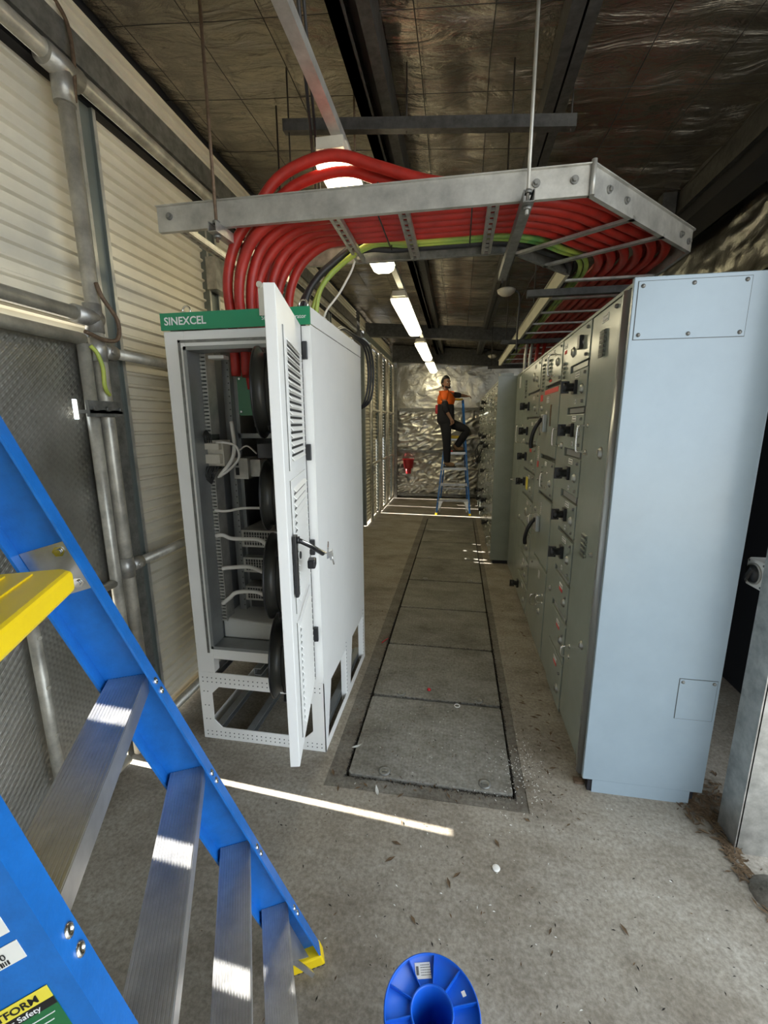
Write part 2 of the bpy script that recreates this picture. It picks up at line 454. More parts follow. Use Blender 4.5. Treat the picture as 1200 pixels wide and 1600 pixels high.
dl = [(-.1+q*.02, 1.787, .012, .004) for q in range(-20, 22)]+[(.321, 1.8+q*.03, .004, .02) for q in range(70)]+[(-.511, 1.8+q*.03, .004, .02) for q in range(90)]+[(-.1+q*.04, 2.465, .02, .003) for q in range(-10, 11)]+[(-.1+q*.04, 3.149, .02, .003) for q in range(-10, 11)]
flakes('joint_dirt', 'dirt', dl, 1500, .003, .010, 'dark dirt and twigs packed along the trench cover joints', 'dirt', .0)
flakes('floor_chips', 'dirt', [(.2, 1.5, .5, .4), (-.2, 1.3, .4, .3), (.75, 1.3, .3, .3), (.42, 1.92, .06, .14), (.0, 2.2, .25, .25)], 260, .003, .009, 'dark chips and specks scattered over the open concrete floor', 'debris', .0)
flakes('floor_twigs', 'leaf', [(.52, 2.2, .08, .3), (.1, 1.4, .5, .3), (-.3, 1.75, .2, .04), (.56, 3.2, .06, .7), (-.8, 3.9, .2, .4)], 60, .012, .026, 'thin brown twigs and gum leaves scattered over the floor', 'debris', .0)
tag(MB().tube([(.045+.016*math.cos(k*PI/8), 2.43+.016*math.sin(k*PI/8), .0075) for k in range(16)], .003, 6, True).build('plastic_ring', 'whitec'), 'small white plastic ring lying on the nearest trench cover', 'ring')
tag(MB().lathe([(0,.004),(.013,.006),(.016,.003),(.015,0),(0,0)], (.202, 1.443, 0), n=16).build('bottle_cap', 'whitec'), 'round white cap lying on the open floor', 'cap')
tag(MB().lathe([(0,.012),(.010,.010),(.014,.0),(0,0)], (-.14, 2.57, .004), n=10).build('cable_plug', 'bucket'), 'small red plastic plug on the second trench cover', 'plug')
tag(MB().tube([(-.56, 3.14, .003), (-.54, 3.18, .006), (-.52, 3.22, .003)], .004, 6).build('red_offcut', 'bucket'), 'red cable offcut beside the trench edge near the white cabinet', 'cable offcut')
for (x, y, a, L_) in ((-.52, 1.76, .3, .04), (-.30, 1.66, 1.9, .05), (.46, 2.35, .1, .06), (.50, 3.0, -.3, .05), (-.85, 4.1, .4, .07)):
    pass
for k, (x, y, a, lab) in enumerate(((-.335, 1.72, 1.9, 'pale curled gum leaf lying beyond the bright sun line'), (-.50, 1.99, .6, 'dry leaf lying against the left edge of the nearest trench cover'))):
    u = Vector((math.cos(a), math.sin(a), 0)); v = Vector((-u.y, u.x, 0)); c = Vector((x, y, .006))
    m = MB()
    pr = [(-.03, 0, .004), (-.015, .006, .0), (0, .008, -.001), (.018, .005, .0), (.032, 0, .006)]
    top = [c+u*p[0]+v*p[1]+Vector((0,0,p[2]+.003)) for p in pr]; bot = [c+u*p[0]-v*p[1]+Vector((0,0,p[2]+.003)) for p in pr]
    m.add(top+bot, [(i, i+1, 6+i, 5+i) for i in range(4)])
    tag(m.build('dry_leaf', 'carton', fixn=False), lab, 'leaf')

# ---- ceiling (reflective foil blanket over wire mesh)
CZ = 3.50
def cz(x): return CZ-.085*(x+1.6)
cm = MB(); nx, ny = 76, 300
cx0, cx1, cy0, cy1 = -1.62, 1.80, -2.2, 10.35
for j in range(ny+1):
    y = cy0+(cy1-cy0)*j/ny
    for i in range(nx+1):
        x = cx0+(cx1-cx0)*i/nx
        sag = -.018*abs(math.sin(PI*x/.32))*abs(math.sin(PI*y/.45))
        n1 = noise.noise(Vector((x*1.4, y*6.5, 1.3)))*.014+noise.noise(Vector((x*4, y*13, 4.3)))*.007+noise.noise(Vector((x*.8, y*.9, 9)))*.012
        cm.v.append(Vector((x, y, cz(x)+sag+n1)))
for j in range(ny):
    for i in range(nx):
        a = j*(nx+1)+i; cm.f.append([a, a+nx+1, a+nx+2, a+1]); cm.sm.append(True)
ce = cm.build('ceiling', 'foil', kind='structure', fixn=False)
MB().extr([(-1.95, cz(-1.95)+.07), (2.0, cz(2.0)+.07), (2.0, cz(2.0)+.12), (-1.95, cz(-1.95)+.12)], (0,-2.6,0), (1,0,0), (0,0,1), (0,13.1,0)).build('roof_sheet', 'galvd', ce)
w = MB()
x = -1.5
while x < 1.7:
    pts = [(x+.008*noise.noise(Vector((x*9, k*.7, 0)))*2, cy0+k*.5, cz(x)-.030+.006*noise.noise(Vector((x*5, k*.9, 3)))) for k in range(26)]
    w.tube(pts, .0022, 4); x += .32
y = -2.0
while y < 10.3:
    w.tube([(cx0+k*.28, y+.012*noise.noise(Vector((k*.8, y*3, 7))), cz(cx0+k*.28)-.028) for k in range(13)], .0018, 4); y += .45
w.build('mesh_wire', 'wire', ce, kind='stuff')

def cchan(w_, h_, t_):   # C-section, open to +u
    return [(0,0),(w_,0),(w_,t_),(t_,t_),(t_,h_-t_),(w_,h_-t_),(w_,h_),(0,h_)]
def struct(mb, name, m, bevel=0): return mb.build(name, m, kind='structure', bevel=bevel)
# purlins along the shed, cross struts
struct(MB().extr(cchan(.055, .15, .004), (-.52, -2.2, 3.24), (1,0,0), (0,0,1), (0,12.5,0)).box(-.52, -.455, -2.2, 10.3, 3.24, 3.244).box(-.41, -.36, -2.2, 10.3, 3.24, 3.38), 'trim_1', 'steel')
struct(MB().box(-.457, -.408, -2.2, 10.3, 3.31, 3.37), 'trim_2', 'steelb')
struct(MB().extr(cchan(.05, .13, .004), (.35, -2.2, 3.19), (1,0,0), (0,0,1), (0,12.5,0)).box(.41, .455, -2.2, 10.3, 3.19, 3.31), 'trim_3', 'steel')
struct(MB().extr([(-1.55, 3.17), (1.38, 2.97), (1.38, 3.16), (-1.55, 3.37)], (0,7.35,0), (1,0,0), (0,0,1), (0,.14,0)), 'trim_4', 'steel', .004)
struct(MB().extr([(-1.50, 3.11), (1.38, 2.93), (1.38, 3.22), (-1.50, 3.46)], (0,10.0,0), (1,0,0), (0,0,1), (0,.12,0)), 'trim_5', 'steel')
# eaves beam on the right
struct(MB().extr([(0,0),(.16,0),(.16,.02),(.03,.02),(.03,.18),(0,.18)], (1.385, -2.2, 3.10), (1,0,0), (0,0,1), (0,12.4,0)), 'trim_6', 'steel')
struct(MB().box(1.415, 1.60, 1.6, 10.2, 3.02, 3.10), 'trim_7', 'steelb')
struct(MB().box(1.29, 1.375, 3.45, 3.53, 3.10, 3.23), 'trim_8', 'steel')

# ---- far wall
def crumple(name, m, o, au, av, W_, H_, nu, nv, amp, fr, diag=0, parent=None, kind=None):
    b = MB(); o, au, av = Vector(o), Vector(au), Vector(av); nn = au.cross(av)
    for j in range(nv+1):
        for i in range(nu+1):
            u, v = W_*i/nu, H_*j/nv
            p = Vector((u*fr, v*fr, 0)); q = Vector((u*fr*.5+v*diag, v*fr*2.2-u*diag, 5))
            q2 = Vector((u*fr*.9-v*diag*1.3, v*fr*1.1+u*diag*.8, 11))
            d = (1-abs(noise.noise(q)))**6*amp*.8+(1-abs(noise.noise(q2*1.7)))**7*amp*.5+(1-abs(noise.noise(q*3.1)))**5*amp*.25+noise.noise(p*.5)*amp
            b.v.append(o+au*u+av*v+nn*d)
    for j in range(nv):
        for i in range(nu):
            a = j*(nu+1)+i; b.f.append([a, a+1, a+nu+2, a+nu+1]); b.sm.append(True)
    return b.build(name, m, parent, kind=kind, fixn=False)
wf = thing('wall_far', (0, 10.25, 0), kind='structure')
crumple('foil_lining', 'foilw', (-1.6, 10.22, .02), (1,0,0), (0,0,1), 3.4, 1.08, 150, 60, .05, 4, 3, wf)
crumple('foil_lining', 'foilw', (-1.6, 10.24, 1.08), (1,0,0), (0,0,1), 3.4, .98, 150, 60, .035, 3, 2, wf)
crumple('foil_lining', 'foilw', (-1.6, 10.24, 2.05), (1,0,0), (0,0,1), 3.35, 1.28, 110, 60, .012, 2, 0, wf)
MB().box(-1.75, 1.95, 10.30, 10.36, 0, 3.62).build('wall_sheet', 'galvd', wf)
for zz in (.04, 1.07, 2.03):
    MB().box(-1.35, 1.75, 10.13, 10.17, zz, zz+.06).build('girt', 'galvd', wf)
MB().box(-.28, -.10, 10.12, 10.129, 1.09, 1.13).build('sticker', 'redl', wf)
bk = thing('plastic_bucket', (-1.12, 10.02, .72), 'red plastic bucket hanging on the far foil wall', 'bucket')
MB().lathe([(.0,.0),(.10,.0),(.13,.20),(.14,.20),(.14,.215),(.125,.215),(.098,.01)], (-1.12, 10.0, .72), n=24).build('bucket_body', 'bucket', bk)
MB().lathe([(.0,.0),(.07,.0),(.06,-.10),(.055,-.13),(0,-.13)], (-1.12, 10.0, .72), n=18).build('bucket_base', 'bucket', bk)
MB().tube([(-1.12+.14*math.cos(a), 10.0, .93+.15*math.sin(a)) for a in [k*PI/10 for k in range(11)]], .004, 6).build('bail', 'wire', bk)

MB().box(-1.66, .50, -.86, -.80, 0, 3.44).build('wall_back_light_block', 'sheet', kind='structure')  # unseen wall added behind the camera to cut daylight from the back left
# ---- right wall (behind the switchboards)
wr = thing('wall_right', (1.78, 6, 0), kind='structure')
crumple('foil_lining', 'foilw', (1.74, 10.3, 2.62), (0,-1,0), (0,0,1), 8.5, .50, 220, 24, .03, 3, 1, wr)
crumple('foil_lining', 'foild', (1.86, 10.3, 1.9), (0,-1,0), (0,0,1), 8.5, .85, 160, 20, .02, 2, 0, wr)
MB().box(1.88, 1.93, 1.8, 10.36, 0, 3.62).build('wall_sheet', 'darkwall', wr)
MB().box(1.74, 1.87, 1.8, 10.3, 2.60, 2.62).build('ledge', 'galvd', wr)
# post at the open side
pz = MB().extr([(0,0),(.22,0),(.22,.12),(0,.12),(0,.115),(.215,.115),(.215,.005),(0,.005)], (1.195, 1.69, -.02), (1,0,0), (0,1,0), (0,0,3.3)).box(1.19, 1.20, 1.69, 1.81, -.02, 3.28)
po = struct(pz, 'trim_9', 'galv')
st = thing('pipe_stub', (1.235, 1.50, -.02), 'short weathered pipe stub standing at the slab edge by the steel post', 'pipe')
MB().cyl((1.235, 1.50, -.02), (1.235, 1.50, .30), .038, 18).build('pipe', 'galvl', st)
MB().lathe([(.10,0),(.085,.03),(.05,.05),(.0385,.055)], (1.235, 1.50, -.02), n=14).build('footing', 'kerb', st)

# isolator switch
iso = thing('isolator_switch', (1.26, 1.86, 1.09), 'white isolator switch box with round black rotary knob, fixed to the steel post', 'switch')
MB().extr(rrect(0, .11, 0, .115, .012), (1.20, 1.815, 1.09), (0,1,0), (0,0,1), (.12,0,0)).build('housing', 'white', iso, bevel=.004)
MB().lathe([(.044,0),(.044,.006),(.038,.008),(.038,.003),(0,.003)], (1.20, 1.872, 1.147), (-1,0,0), n=28).build('bezel', 'galvl', iso)
MB().lathe([(.036,0),(.035,.014),(.0,.014)], (1.20, 1.872, 1.147), (-1,0,0), n=24).build('knob', 'black', iso)
MB().obox((1.181, 1.872, 1.147), (.014, .012, .062), (1,0,0), (0,1,.6), (0,-.6,1)).build('knob_grip', 'dusty', iso)
for dy, dz in ((.012,.012),(.098,.012),(.012,.103),(.098,.103)):
    MB().cyl((1.1985, 1.815+dy, 1.09+dz), (1.201, 1.815+dy, 1.09+dz), .005, 8).build('screw', 'galvd', iso)
MB().box(1.22, 1.29, 1.8145, 1.816, 1.12, 1.16).build('rating_label', 'galvl', iso)

# ---- left wall
wl = thing('wall_left', (-1.7, 4, 0), kind='structure')
def rib_sheet(mb, x, y0, y1, z0, z1, pitch=.062, d=.018):
    """ribbed sheet, ribs along y"""
    prof = []; z = z0; k0 = math.floor(z0/pitch)
    zs = [z0]
    k = k0
    while k*pitch < z1:
        for fr_, dx in ((0,0),(.30,0),(.42,d),(.58,d),(.70,0)):
            zz = (k+fr_)*pitch
            if z0 < zz < z1: prof.append((dx, zz))
        k += 1
    prof = [(0, z0)]+prof+[(0, z1)]
    n = len(prof)
    vs = [(x+p[0], y0, p[1]) for p in prof]+[(x+p[0], y1, p[1]) for p in prof]+[(x+p[0]-.002, y0, p[1]) for p in prof]+[(x+p[0]-.002, y1, p[1]) for p in prof]
    fs = [(i, i+1, n+i+1, n+i) for i in range(n-1)]+[(2*n+i, 3*n+i, 3*n+i+1, 2*n+i+1) for i in range(n-1)]
    mb.add(vs, fs)
def sheet_with_gaps(name, x, y0, y1, z0, z1, gaps, parent, m='sheet', flat=False):
    mb = MB(); ys = sorted({y0, y1, *[g_[0] for g_ in gaps], *[g_[1] for g_ in gaps]})
    ys = [y for y in ys if y0 <= y <= y1]
    for a, b in zip(ys[:-1], ys[1:]):
        segs = [(z0, z1)]
        for g_ in gaps:
            if g_[0] <= a+1e-6 and g_[1] >= b-1e-6:
                ns = []
                for s0, s1 in segs:
                    if g_[2] > s0: ns.append((s0, min(s1, g_[2])))
                    if g_[3] < s1: ns.append((max(s0, g_[3]), s1))
                segs = ns
        for s0, s1 in segs:
            if s1-s0 > .001:
                if flat: mb.box(x-.004, x, a, b, s0, s1)
                else: rib_sheet(mb, x, a, b, s0, s1)
    return mb.build(name, m, parent, fixn=False) if not flat else mb.build(name, m, parent)
GA = (.70, .74, 1.20, 1.86); GB = (.885, .915, .93, 1.08); GC = (1.686, 1.716, .0, .975); GD = (1.690, 1.716, 1.775, 1.862)
WX = -1.73
sheet_with_gaps('cladding_sheet', WX, -3.0, 1.93, 2.16, 3.24, [], wl)
sheet_with_gaps('cladding_sheet', WX, 2.03, 2.90, .03, 3.20, [], wl)
sheet_with_gaps('cladding_sheet', WX, 3.01, 5.0, .03, 3.20, [], wl)
sheet_with_gaps('cladding_sheet', WX, 5.0, 7.02, .0, 3.20, [(5.62,5.66,1.07,1.22),(5.50,5.52,1.12,1.25),(5.98,6.02,1.06,1.22),(6.35,6.37,1.1,1.2)], wl)
FX = -1.56
sheet_with_gaps('cladding_sheet', FX, 7.10, 8.22, .03, 3.04, [], wl)
sheet_with_gaps('cladding_sheet', FX, 8.28, 9.02, .05, 3.04, [], wl)
sheet_with_gaps('cladding_sheet', FX, 9.06, 9.98, .05, 3.04, [(9.4,9.42,.9,1.3),(9.6,9.615,1.5,1.9)], wl)
MB().box(FX-.17, FX, 7.02, 7.06, 0, 3.2).build('return_flashing', 'galvd', wl)
MB().box(FX-.005, FX, 8.20, 8.30, 1.45, 3.1).box(FX-.005, FX, 9.0, 9.08, 1.45, 3.1).box(FX-.005, FX, 10.02, 10.3, .0, 3.1).box(FX-.005, FX, 9.95, 10.03, 1.45, 3.1).box(FX-.005, FX, 8.20, 8.30, 0, .05).build('flashing', 'galvd', wl)
for ya_, yb_ in ((8.22, 8.28), (9.02, 9.06), (9.98, 10.02)):
    for q_ in (ya_-.012, yb_+.004):
        MB().box(FX-.14, FX-.006, q_, q_+.008, 0, 3.0).build('light_baffle', 'galvd', wl)  # fins added outside the slits so the bright sky stays hidden
# header assembly
MB().box(-1.74, -1.68, -3.0, 10.3, 3.16, 3.54).box(-1.68, -1.632, -3.0, 10.3, 3.35, 3.54).build('header_backing', 'steelb', wl)
hm = MB(); rib_sheet(hm, -1.628, -3.0, 7.0, 3.348, 3.465, .042, .010)
hm.build('header_sheet', 'sheet', wl, fixn=False)
MB().extr(cchan(.05, .12, .006), (-1.612, -3.0, 3.345), (-1,0,0), (0,0,-1), (0,10.0,0)).build('header_channel', 'galvd', wl)
MB().extr(cchan(.05, .11, .005), (-1.50, 7.0, 3.07), (-1,0,0), (0,0,1), (0,3.2,0)).build('header_channel', 'postg', wl)
hm = MB(); rib_sheet(hm, -1.57, 7.0, 10.2, 3.19, 3.42, .05, .012); hm.build('header_sheet', 'sheet', wl, fixn=False)
def post(y, w_, z0, z1, x=-1.70, m='postg'):
    MB().box(x-.03, x, y, y+w_, z0, z1).box(x, x+.016, y, y+.018, z0, z1).box(x, x+.016, y+w_-.018, y+w_, z0, z1).build('channel_post', m, wl)
    MB().box(x+.016, x+.019, y, y+.018, z0, z1).box(x+.016, x+.019, y+w_-.018, y+w_, z0, z1).build('post_flange', 'galvl', wl)
post(1.925, .11, .05, 3.20); post(2.89, .13, .05, 3.20); post(4.3, .12, .05, 3.2); post(5.7, .12, .05, 3.2)
for yy in (7.04, 7.62, 8.30, 8.58, 9.10, 9.34, 10.05):
    post(yy, .055 if yy != 7.62 else .09, .02, 3.05, FX+.03, 'postg')
MB().box(-1.69, -1.62, 2.88, 3.10, 2.64, 2.84).build('bracket_plate', 'galv', wl)
# bottom rail
MB().cyl((-1.66, 1.86, .06), (-1.66, 7.0, .06), .028, 14).build('bottom_rail', 'pipe', wl)

# pipe frame (upper rail, upright, mid rail)
def fitting(mb, p, d, r=.037, L=.075):
    d = Vector(d).normalized(); p = Vector(p); mb.cyl(p-d*L/2, p+d*L/2, r, 16)
pf = thing('trim_11', (-1.62, 1.80, 0), kind='structure')
MB().cyl((-1.62, -2.9, 3.17), (-1.62, 6.9, 3.17), .033, 16).build('top_rail', 'pipe', pf)
MB().box(-1.70, -1.635, 1.775, 1.925, 0, 2.15).build('sun_block_strip', 'galvd', pf)  # strip added beside the upright to block a second sun line
MB().cyl((-1.62, 1.805, 0), (-1.62, 1.805, 3.13), .030, 16).build('upright', 'pipe', pf)
MB().cyl((-1.62, -2.9, 2.215), (-1.62, 1.80, 2.215), .029, 16).build('middle_rail', 'pipe', pf)
MB().cyl((-1.62, 1.80, 2.08), (-1.63, 6.9, 2.08), .025, 14).build('middle_rail', 'pipe', pf)
MB().cyl((-1.62, 1.80, 1.05), (-1.63, 6.9, 1.05), .025, 14).build('lower_rail', 'pipe', pf)
m = MB(); fitting(m, (-1.62, 1.80, 3.16), (0,1,0), .046, .16); fitting(m, (-1.62, 1.80, 3.10), (0,0,1), .040, .14); m.box(-1.67, -1.64, 1.76, 1.84, 3.15, 3.42); m.build('tee_joint', 'galv', pf)
m = MB(); fitting(m, (-1.62, 1.76, 2.215), (0,1,0), .038, .13); fitting(m, (-1.62, 1.80, 2.215), (0,0,1), .037, .12); m.build('tee_joint', 'galv', pf)
m = MB(); fitting(m, (-1.62, 1.80, 2.08), (0,0,1), .036, .10); fitting(m, (-1.62, 1.86, 2.08), (0,1,0), .034, .07); m.cyl((-1.60,1.85,2.08), (-1.575,1.85,2.08), .012, 8); m.build('tee_joint', 'galv', pf)
m = MB(); fitting(m, (-1.62, 1.80, 1.05), (0,0,1), .036, .10); fitting(m, (-1.62, 1.86, 1.05), (0,1,0), .034, .07); m.cyl((-1.60,1.85,1.05), (-1.575,1.85,1.05), .012, 8); m.build('tee_joint', 'galv', pf)
MB().tube(catmull([(-1.63,1.80,3.42),(-1.60,1.84,3.34),(-1.585,1.835,3.22),(-1.585,1.825,3.12),(-1.59,1.82,3.05)]), .008, 8).build('hook_rod', 'rust', pf)
MB().tube(catmull([(-1.585,1.80,2.36),(-1.57,1.81,2.30),(-1.56,1.87,2.22),(-1.56,1.86,2.14),(-1.57,1.80,2.12),(-1.58,1.70,2.14)]), .009, 8).build('hook_rod', 'rust', pf)

# gate leaf with checker plate
gt = thing('gate_leaf', (-1.64, .6, 0), 'pipe-framed gate leaf with silver checker plate infill, behind the near ladder', 'gate')
sheet_with_gaps('checker_panel', -1.685, -.78, 1.775, .0, 2.14, [GA, GB, GC, GD], gt, 'checker', True)
MB().cyl((-1.64, -.77, 2.12), (-1.64, 1.745, 2.12), .026, 16).build('top_pipe', 'pipe', gt)
MB().cyl((-1.64, 1.745, .03), (-1.64, 1.745, 2.10), .026, 16).build('side_pipe', 'pipe', gt)
MB().cyl((-1.64, -.77, .99), (-1.64, 1.73, .99), .022, 16).build('cross_pipe', 'pipe', gt)
MB().cyl((-1.64, 1.31, .03), (-1.64, 1.31, .98), .022, 16).cyl((-1.625,1.31,.92),(-1.612,1.31,.92), .008, 8).cyl((-1.625,1.31,.7),(-1.612,1.31,.7), .008, 8).cyl((-1.625,1.31,.48),(-1.612,1.31,.48), .008, 8).build('brace_pipe', 'pipe', gt)
MB().cyl((-1.64, -.77, .05), (-1.64, 1.665, .05), .024, 16).build('bottom_pipe', 'pipe', gt)
MB().box(-1.645, -1.585, 1.675, 1.86, 1.80, 1.815).box(-1.60, -1.585, 1.67, 1.865, 1.785, 1.855).cyl((-1.588,1.70,1.82),(-1.572,1.70,1.82),.010,6).cyl((-1.588,1.77,1.82),(-1.572,1.77,1.82),.012,6).cyl((-1.588,1.845,1.82),(-1.572,1.845,1.82),.010,6).build('hinge_clamp', 'galvd', gt)
MB().tube(catmull([(-1.60,1.74,2.09),(-1.585,1.755,2.06),(-1.575,1.765,2.0),(-1.575,1.762,1.93),(-1.58,1.775,1.90),(-1.59,1.80,1.885)]), .009, 8).build('earth_strap', 'greenc', gt, label='green and yellow earth strap')

# far gates on the left wall
def far_gate(y0, y1, lab):
    t = thing('pipe_gate', (-1.47, (y0+y1)/2, 0), lab, 'gate', 'pipe gates on the left wall')
    x = -1.475
    for nm, a, b in (('side_pipe',(x,y0,.03),(x,y0,3.03)),('side_pipe',(x,y1,.03),(x,y1,3.03)),('top_pipe',(x,y0,3.03),(x,y1,3.03)),('bottom_pipe',(x,y0,.05),(x,y1,.05)),('middle_pipe',(x,y0,1.97),(x,y1,1.97)),('lower_pipe',(x,y0,1.05),(x,y1,1.05))):
        MB().cyl(a, b, .024, 12).build(nm, 'pipe', t)
far_gate(7.34, 8.18, 'pipe gate with cross rails just beyond the white cabinet')
far_gate(8.36, 9.0, 'middle pipe gate beside a slit of daylight')
far_gate(9.12, 9.9, 'last pipe gate before the foil wall')
struct(MB().box(-1.50, -1.40, 10.02, 10.12, 0, 3.2), 'trim_10', 'galvd')

# ================================================================== LIGHTS
lr = thing('lighting_rail', (-.545, 2, 2.94), 'pale painted rail carrying the row of fluorescent battens', 'rail')
MB().extr([(0,0),(.046,0),(.046,.04),(.034,.04),(.034,.006),(.012,.006),(.012,.04),(0,.04)], (-.568, -2, 2.945), (1,0,0), (0,0,1), (0,12.0,0)).build('rail', 'galvl', lr)
for yy in (.2, 2.38, 4.1, 6.0, 8.4):
    MB().cyl((-.545, yy, 2.985), (-.545, yy, cz(-.545)-.02), .005, 6).build('hanger_rod', 'rust', lr)
for i, (ya, yb, lab) in enumerate(((2.06, 3.42, 'nearest fluorescent batten, mostly hidden above the red cables'), (4.25, 5.79, 'large lit fluorescent batten second from the camera'),
                                   (6.55, 8.05, 'third lit fluorescent batten from the camera'), (8.6, 9.95, 'farthest lit fluorescent batten, above the worker'))):
    t = thing('fluorescent_light', (-.565, (ya+yb)/2, 2.83), lab, 'ceiling light', 'fluorescent battens in a row')
    xc = -.575; wv = .085
    MB().extr([(-wv,0),(wv,0),(wv*.8,.055),(-wv*.8,.055)], (xc, ya, 2.888), (1,0,0), (0,0,1), (0,yb-ya,0)).build('housing', 'fixt', t, bevel=.006)
    MB().extr([(-wv*.98,0),(-wv*.85,-.035),(-wv*.5,-.052),(wv*.5,-.052),(wv*.85,-.035),(wv*.98,0)], (xc, ya+.015, 2.887), (1,0,0), (0,0,1), (0,yb-ya-.03,0)).build('diffuser', 'tube', t)
    for yy in (ya+.3, yb-.3):
        MB().box(xc-wv-.006, xc-wv+.004, yy-.012, yy+.012, 2.872, 2.905).box(xc+wv-.004, xc+wv+.006, yy-.012, yy+.012, 2.872, 2.905).build('clip', 'chrome', t)
    for k in range(5):
        pass
    MB().box(xc-.06, xc+.06, ya-.03, ya, 2.90, 2.945).build('end_cap', 'fixt', t)
    MB().box(-.56, -.53, ya+.1, ya+.14, 2.93, 2.965).build('bracket', 'galv', t)
# suspended cross strut and rods
cs = thing('cross_strut', (-.2, 2.33, 3.14), 'dark suspended cross strut in front of the purlins above the cable tray', 'strut')
MB().extr(cchan(.04, .05, .004), (-.885, 2.30, 3.15), (0,1,0), (0,0,1), (1.36,0,-.122)).build('strut', 'steel', cs)
for xx in (-.86, -.28, .20, .455):
    MB().cyl((xx, 2.32, 2.78 if xx < -.8 else 3.14-.09*(xx+.885)), (xx, 2.32, cz(xx)-.02), .004, 6).build('rod', 'wire', cs)
tag(MB().cyl((-.53, 1.48, 3.36), (-.80, 2.6, 2.74), .007, 8).cyl((-.51, 1.48, 3.36), (-.78, 2.6, 2.74), .006, 8).build('drop_cable', 'blackc'), 'pair of thin black cables dropping diagonally from the ceiling behind the pale rail', 'cable')
# white domes on a cable
for (x_, y_, z_, lab) in ((.43, 4.72, 2.98, 'white dome ceiling fitting above the near switchboard'), (.62, 9.0, 2.98, 'small white dome ceiling fitting near the far wall')):
    t = thing('dome_fitting', (x_, y_, z_), lab, 'ceiling fitting')
    MB().lathe([(0,0),(.05,.006),(.082,.03),(.09,.055),(.06,.07),(0,.075)], (x_, y_, z_), n=20).build('dome', 'fixt', t)
    MB().cyl((x_, y_, z_+.07), (x_, y_, cz(x_)-.02), .006, 6).build('stem', 'blackc', t)
tag(MB().tube(catmull([(.49, 4.72, 3.03),(.56, 4.73, 2.98),(.56, 4.76, 2.7),(.565, 4.78, 2.45)]), .010, 8).build('drop_cable', 'blackc'), 'black cable dropping from the dome fitting to the switchboard top', 'cable')

# ================================================================== CABLE TRAY
ZB, ZT = 2.60, 2.705
tr = thing('cable_tray', (0, 2.2, 2.6), 'galvanised ladder cable tray carrying red cables, bending over the switchboard', 'cable tray')
def rail(p0, p1, flip=1, m='galvl', nm='side_rail'):
    p0, p1 = Vector((*p0, ZB)), Vector((*p1, ZB)); d = p1-p0; n = Vector((0,0,1)).cross(d).normalized()*flip
    MB().extr([(0,0),(.020,0),(.020,.004),(.004,.004),(.004,.101),(.026,.101),(.026,.105),(-.012,.105),(-.012,.101),(0,.101)], p0, n, (0,0,1), d).build(nm, m, tr)
OC1, OC2 = (.475, 1.95), (1.145, 2.64)
IC1, IC2 = (.235, 2.50), (.60, 2.90)
rail((-1.36, 1.95), OC1); rail(OC1, OC2); rail(OC2, (1.145, 7.25))
rail((-.92, 2.50), IC1, -1, 'galvd'); rail(IC1, IC2, -1, 'galvd'); rail(IC2, (.60, 7.25), -1, 'beige')
def rung(a, b, z=ZB+.006, wd=.045, sl=True):
    a, b = Vector((*a, z)), Vector((*b, z)); d = (b-a); L = d.length; d.normalize(); s_ = Vector((-d.y, d.x, 0))
    m_ = MB()
    n = int(L/.05)
    if sl and n > 3:
        m_.bar(a+s_*(wd/2-.007), b+s_*(wd/2-.007), .014, .010); m_.bar(a-s_*(wd/2-.007), b-s_*(wd/2-.007), .014, .010)
        m_.bar(a+s_*(wd/2)+Vector((0,0,.01)), b+s_*(wd/2)+Vector((0,0,.01)), .003, .02); m_.bar(a-s_*(wd/2)+Vector((0,0,.01)), b-s_*(wd/2)+Vector((0,0,.01)), .003, .02)
        for k in range(n+1):
            c = a+d*(L*k/n); m_.bar(c-d*.007, c+d*.007, wd-.02, .010)
    else: m_.bar(a, b, wd, .012)
    m_.build('rung', 'galv', tr)
for xx in (-1.25, -.545, -.25, .115): rung((xx, 1.96), (xx, 2.49))
rung((.72, 2.20), (.262, 2.53), wd=.03, sl=False); rung((.93, 2.42), (.44, 2.73), wd=.03, sl=False)
for yy in (3.02, 3.42, 3.82, 4.22, 4.62, 5.05, 5.5, 5.95, 6.4, 6.85): rung((.61, yy), (1.135, yy), wd=.03, sl=False)
for k, (p, d) in enumerate((((.27,1.949,2.655),(0,-1,0)), ((.41,1.949,2.655),(0,-1,0)), ((.56,2.035,2.65),(1,-1,0)), ((.66,2.14,2.65),(1,-1,0)), ((1.05,2.54,2.65),(1,-1,0)), ((1.115,2.607,2.64),(1,-1,0)), ((-1.30,1.949,2.66),(0,-1,0)))):
    p, d = Vector(p), Vector(d).normalized()
    MB().cyl(p-d*.002, p+d*.006, .015, 14).cyl(p+d*.004, p+d*.014, .009, 6).build('bolt', 'galvd', tr)
MB().cyl((.475, 1.942, 2.595), (.475, 1.942, 2.715), .010, 10).build('hinge_joint', 'galvl', tr)
def strut(a, b, m='galv', nm='support_strut', hgt=.041):
    a, b = Vector(a), Vector(b); d = b-a; s_ = Vector((d.y, -d.x, 0)).normalized()
    MB().extr([(-.0205,0),(.0205,0),(.0205,hgt),(.013,hgt),(.013,hgt-.004),(.017,hgt-.004),(.017,.003),(-.017,.003),(-.017,hgt-.004),(-.013,hgt-.004),(-.013,hgt),(-.0205,hgt)], a, s_, (0,0,1), d).build(nm, m, tr)
strut((-1.06, 1.88, 2.557), (-1.02, 2.60, 2.557)); strut((.235, 1.86, 2.557), (.225, 2.78, 2.557), 'galvd')
strut((.42, 3.16, 2.557), (1.2, 3.16, 2.557), 'steel'); strut((.42, 4.9, 2.557), (1.2, 4.9, 2.557), 'steel'); strut((.42, 7.0, 2.557), (1.2, 7.0, 2.557), 'steel')
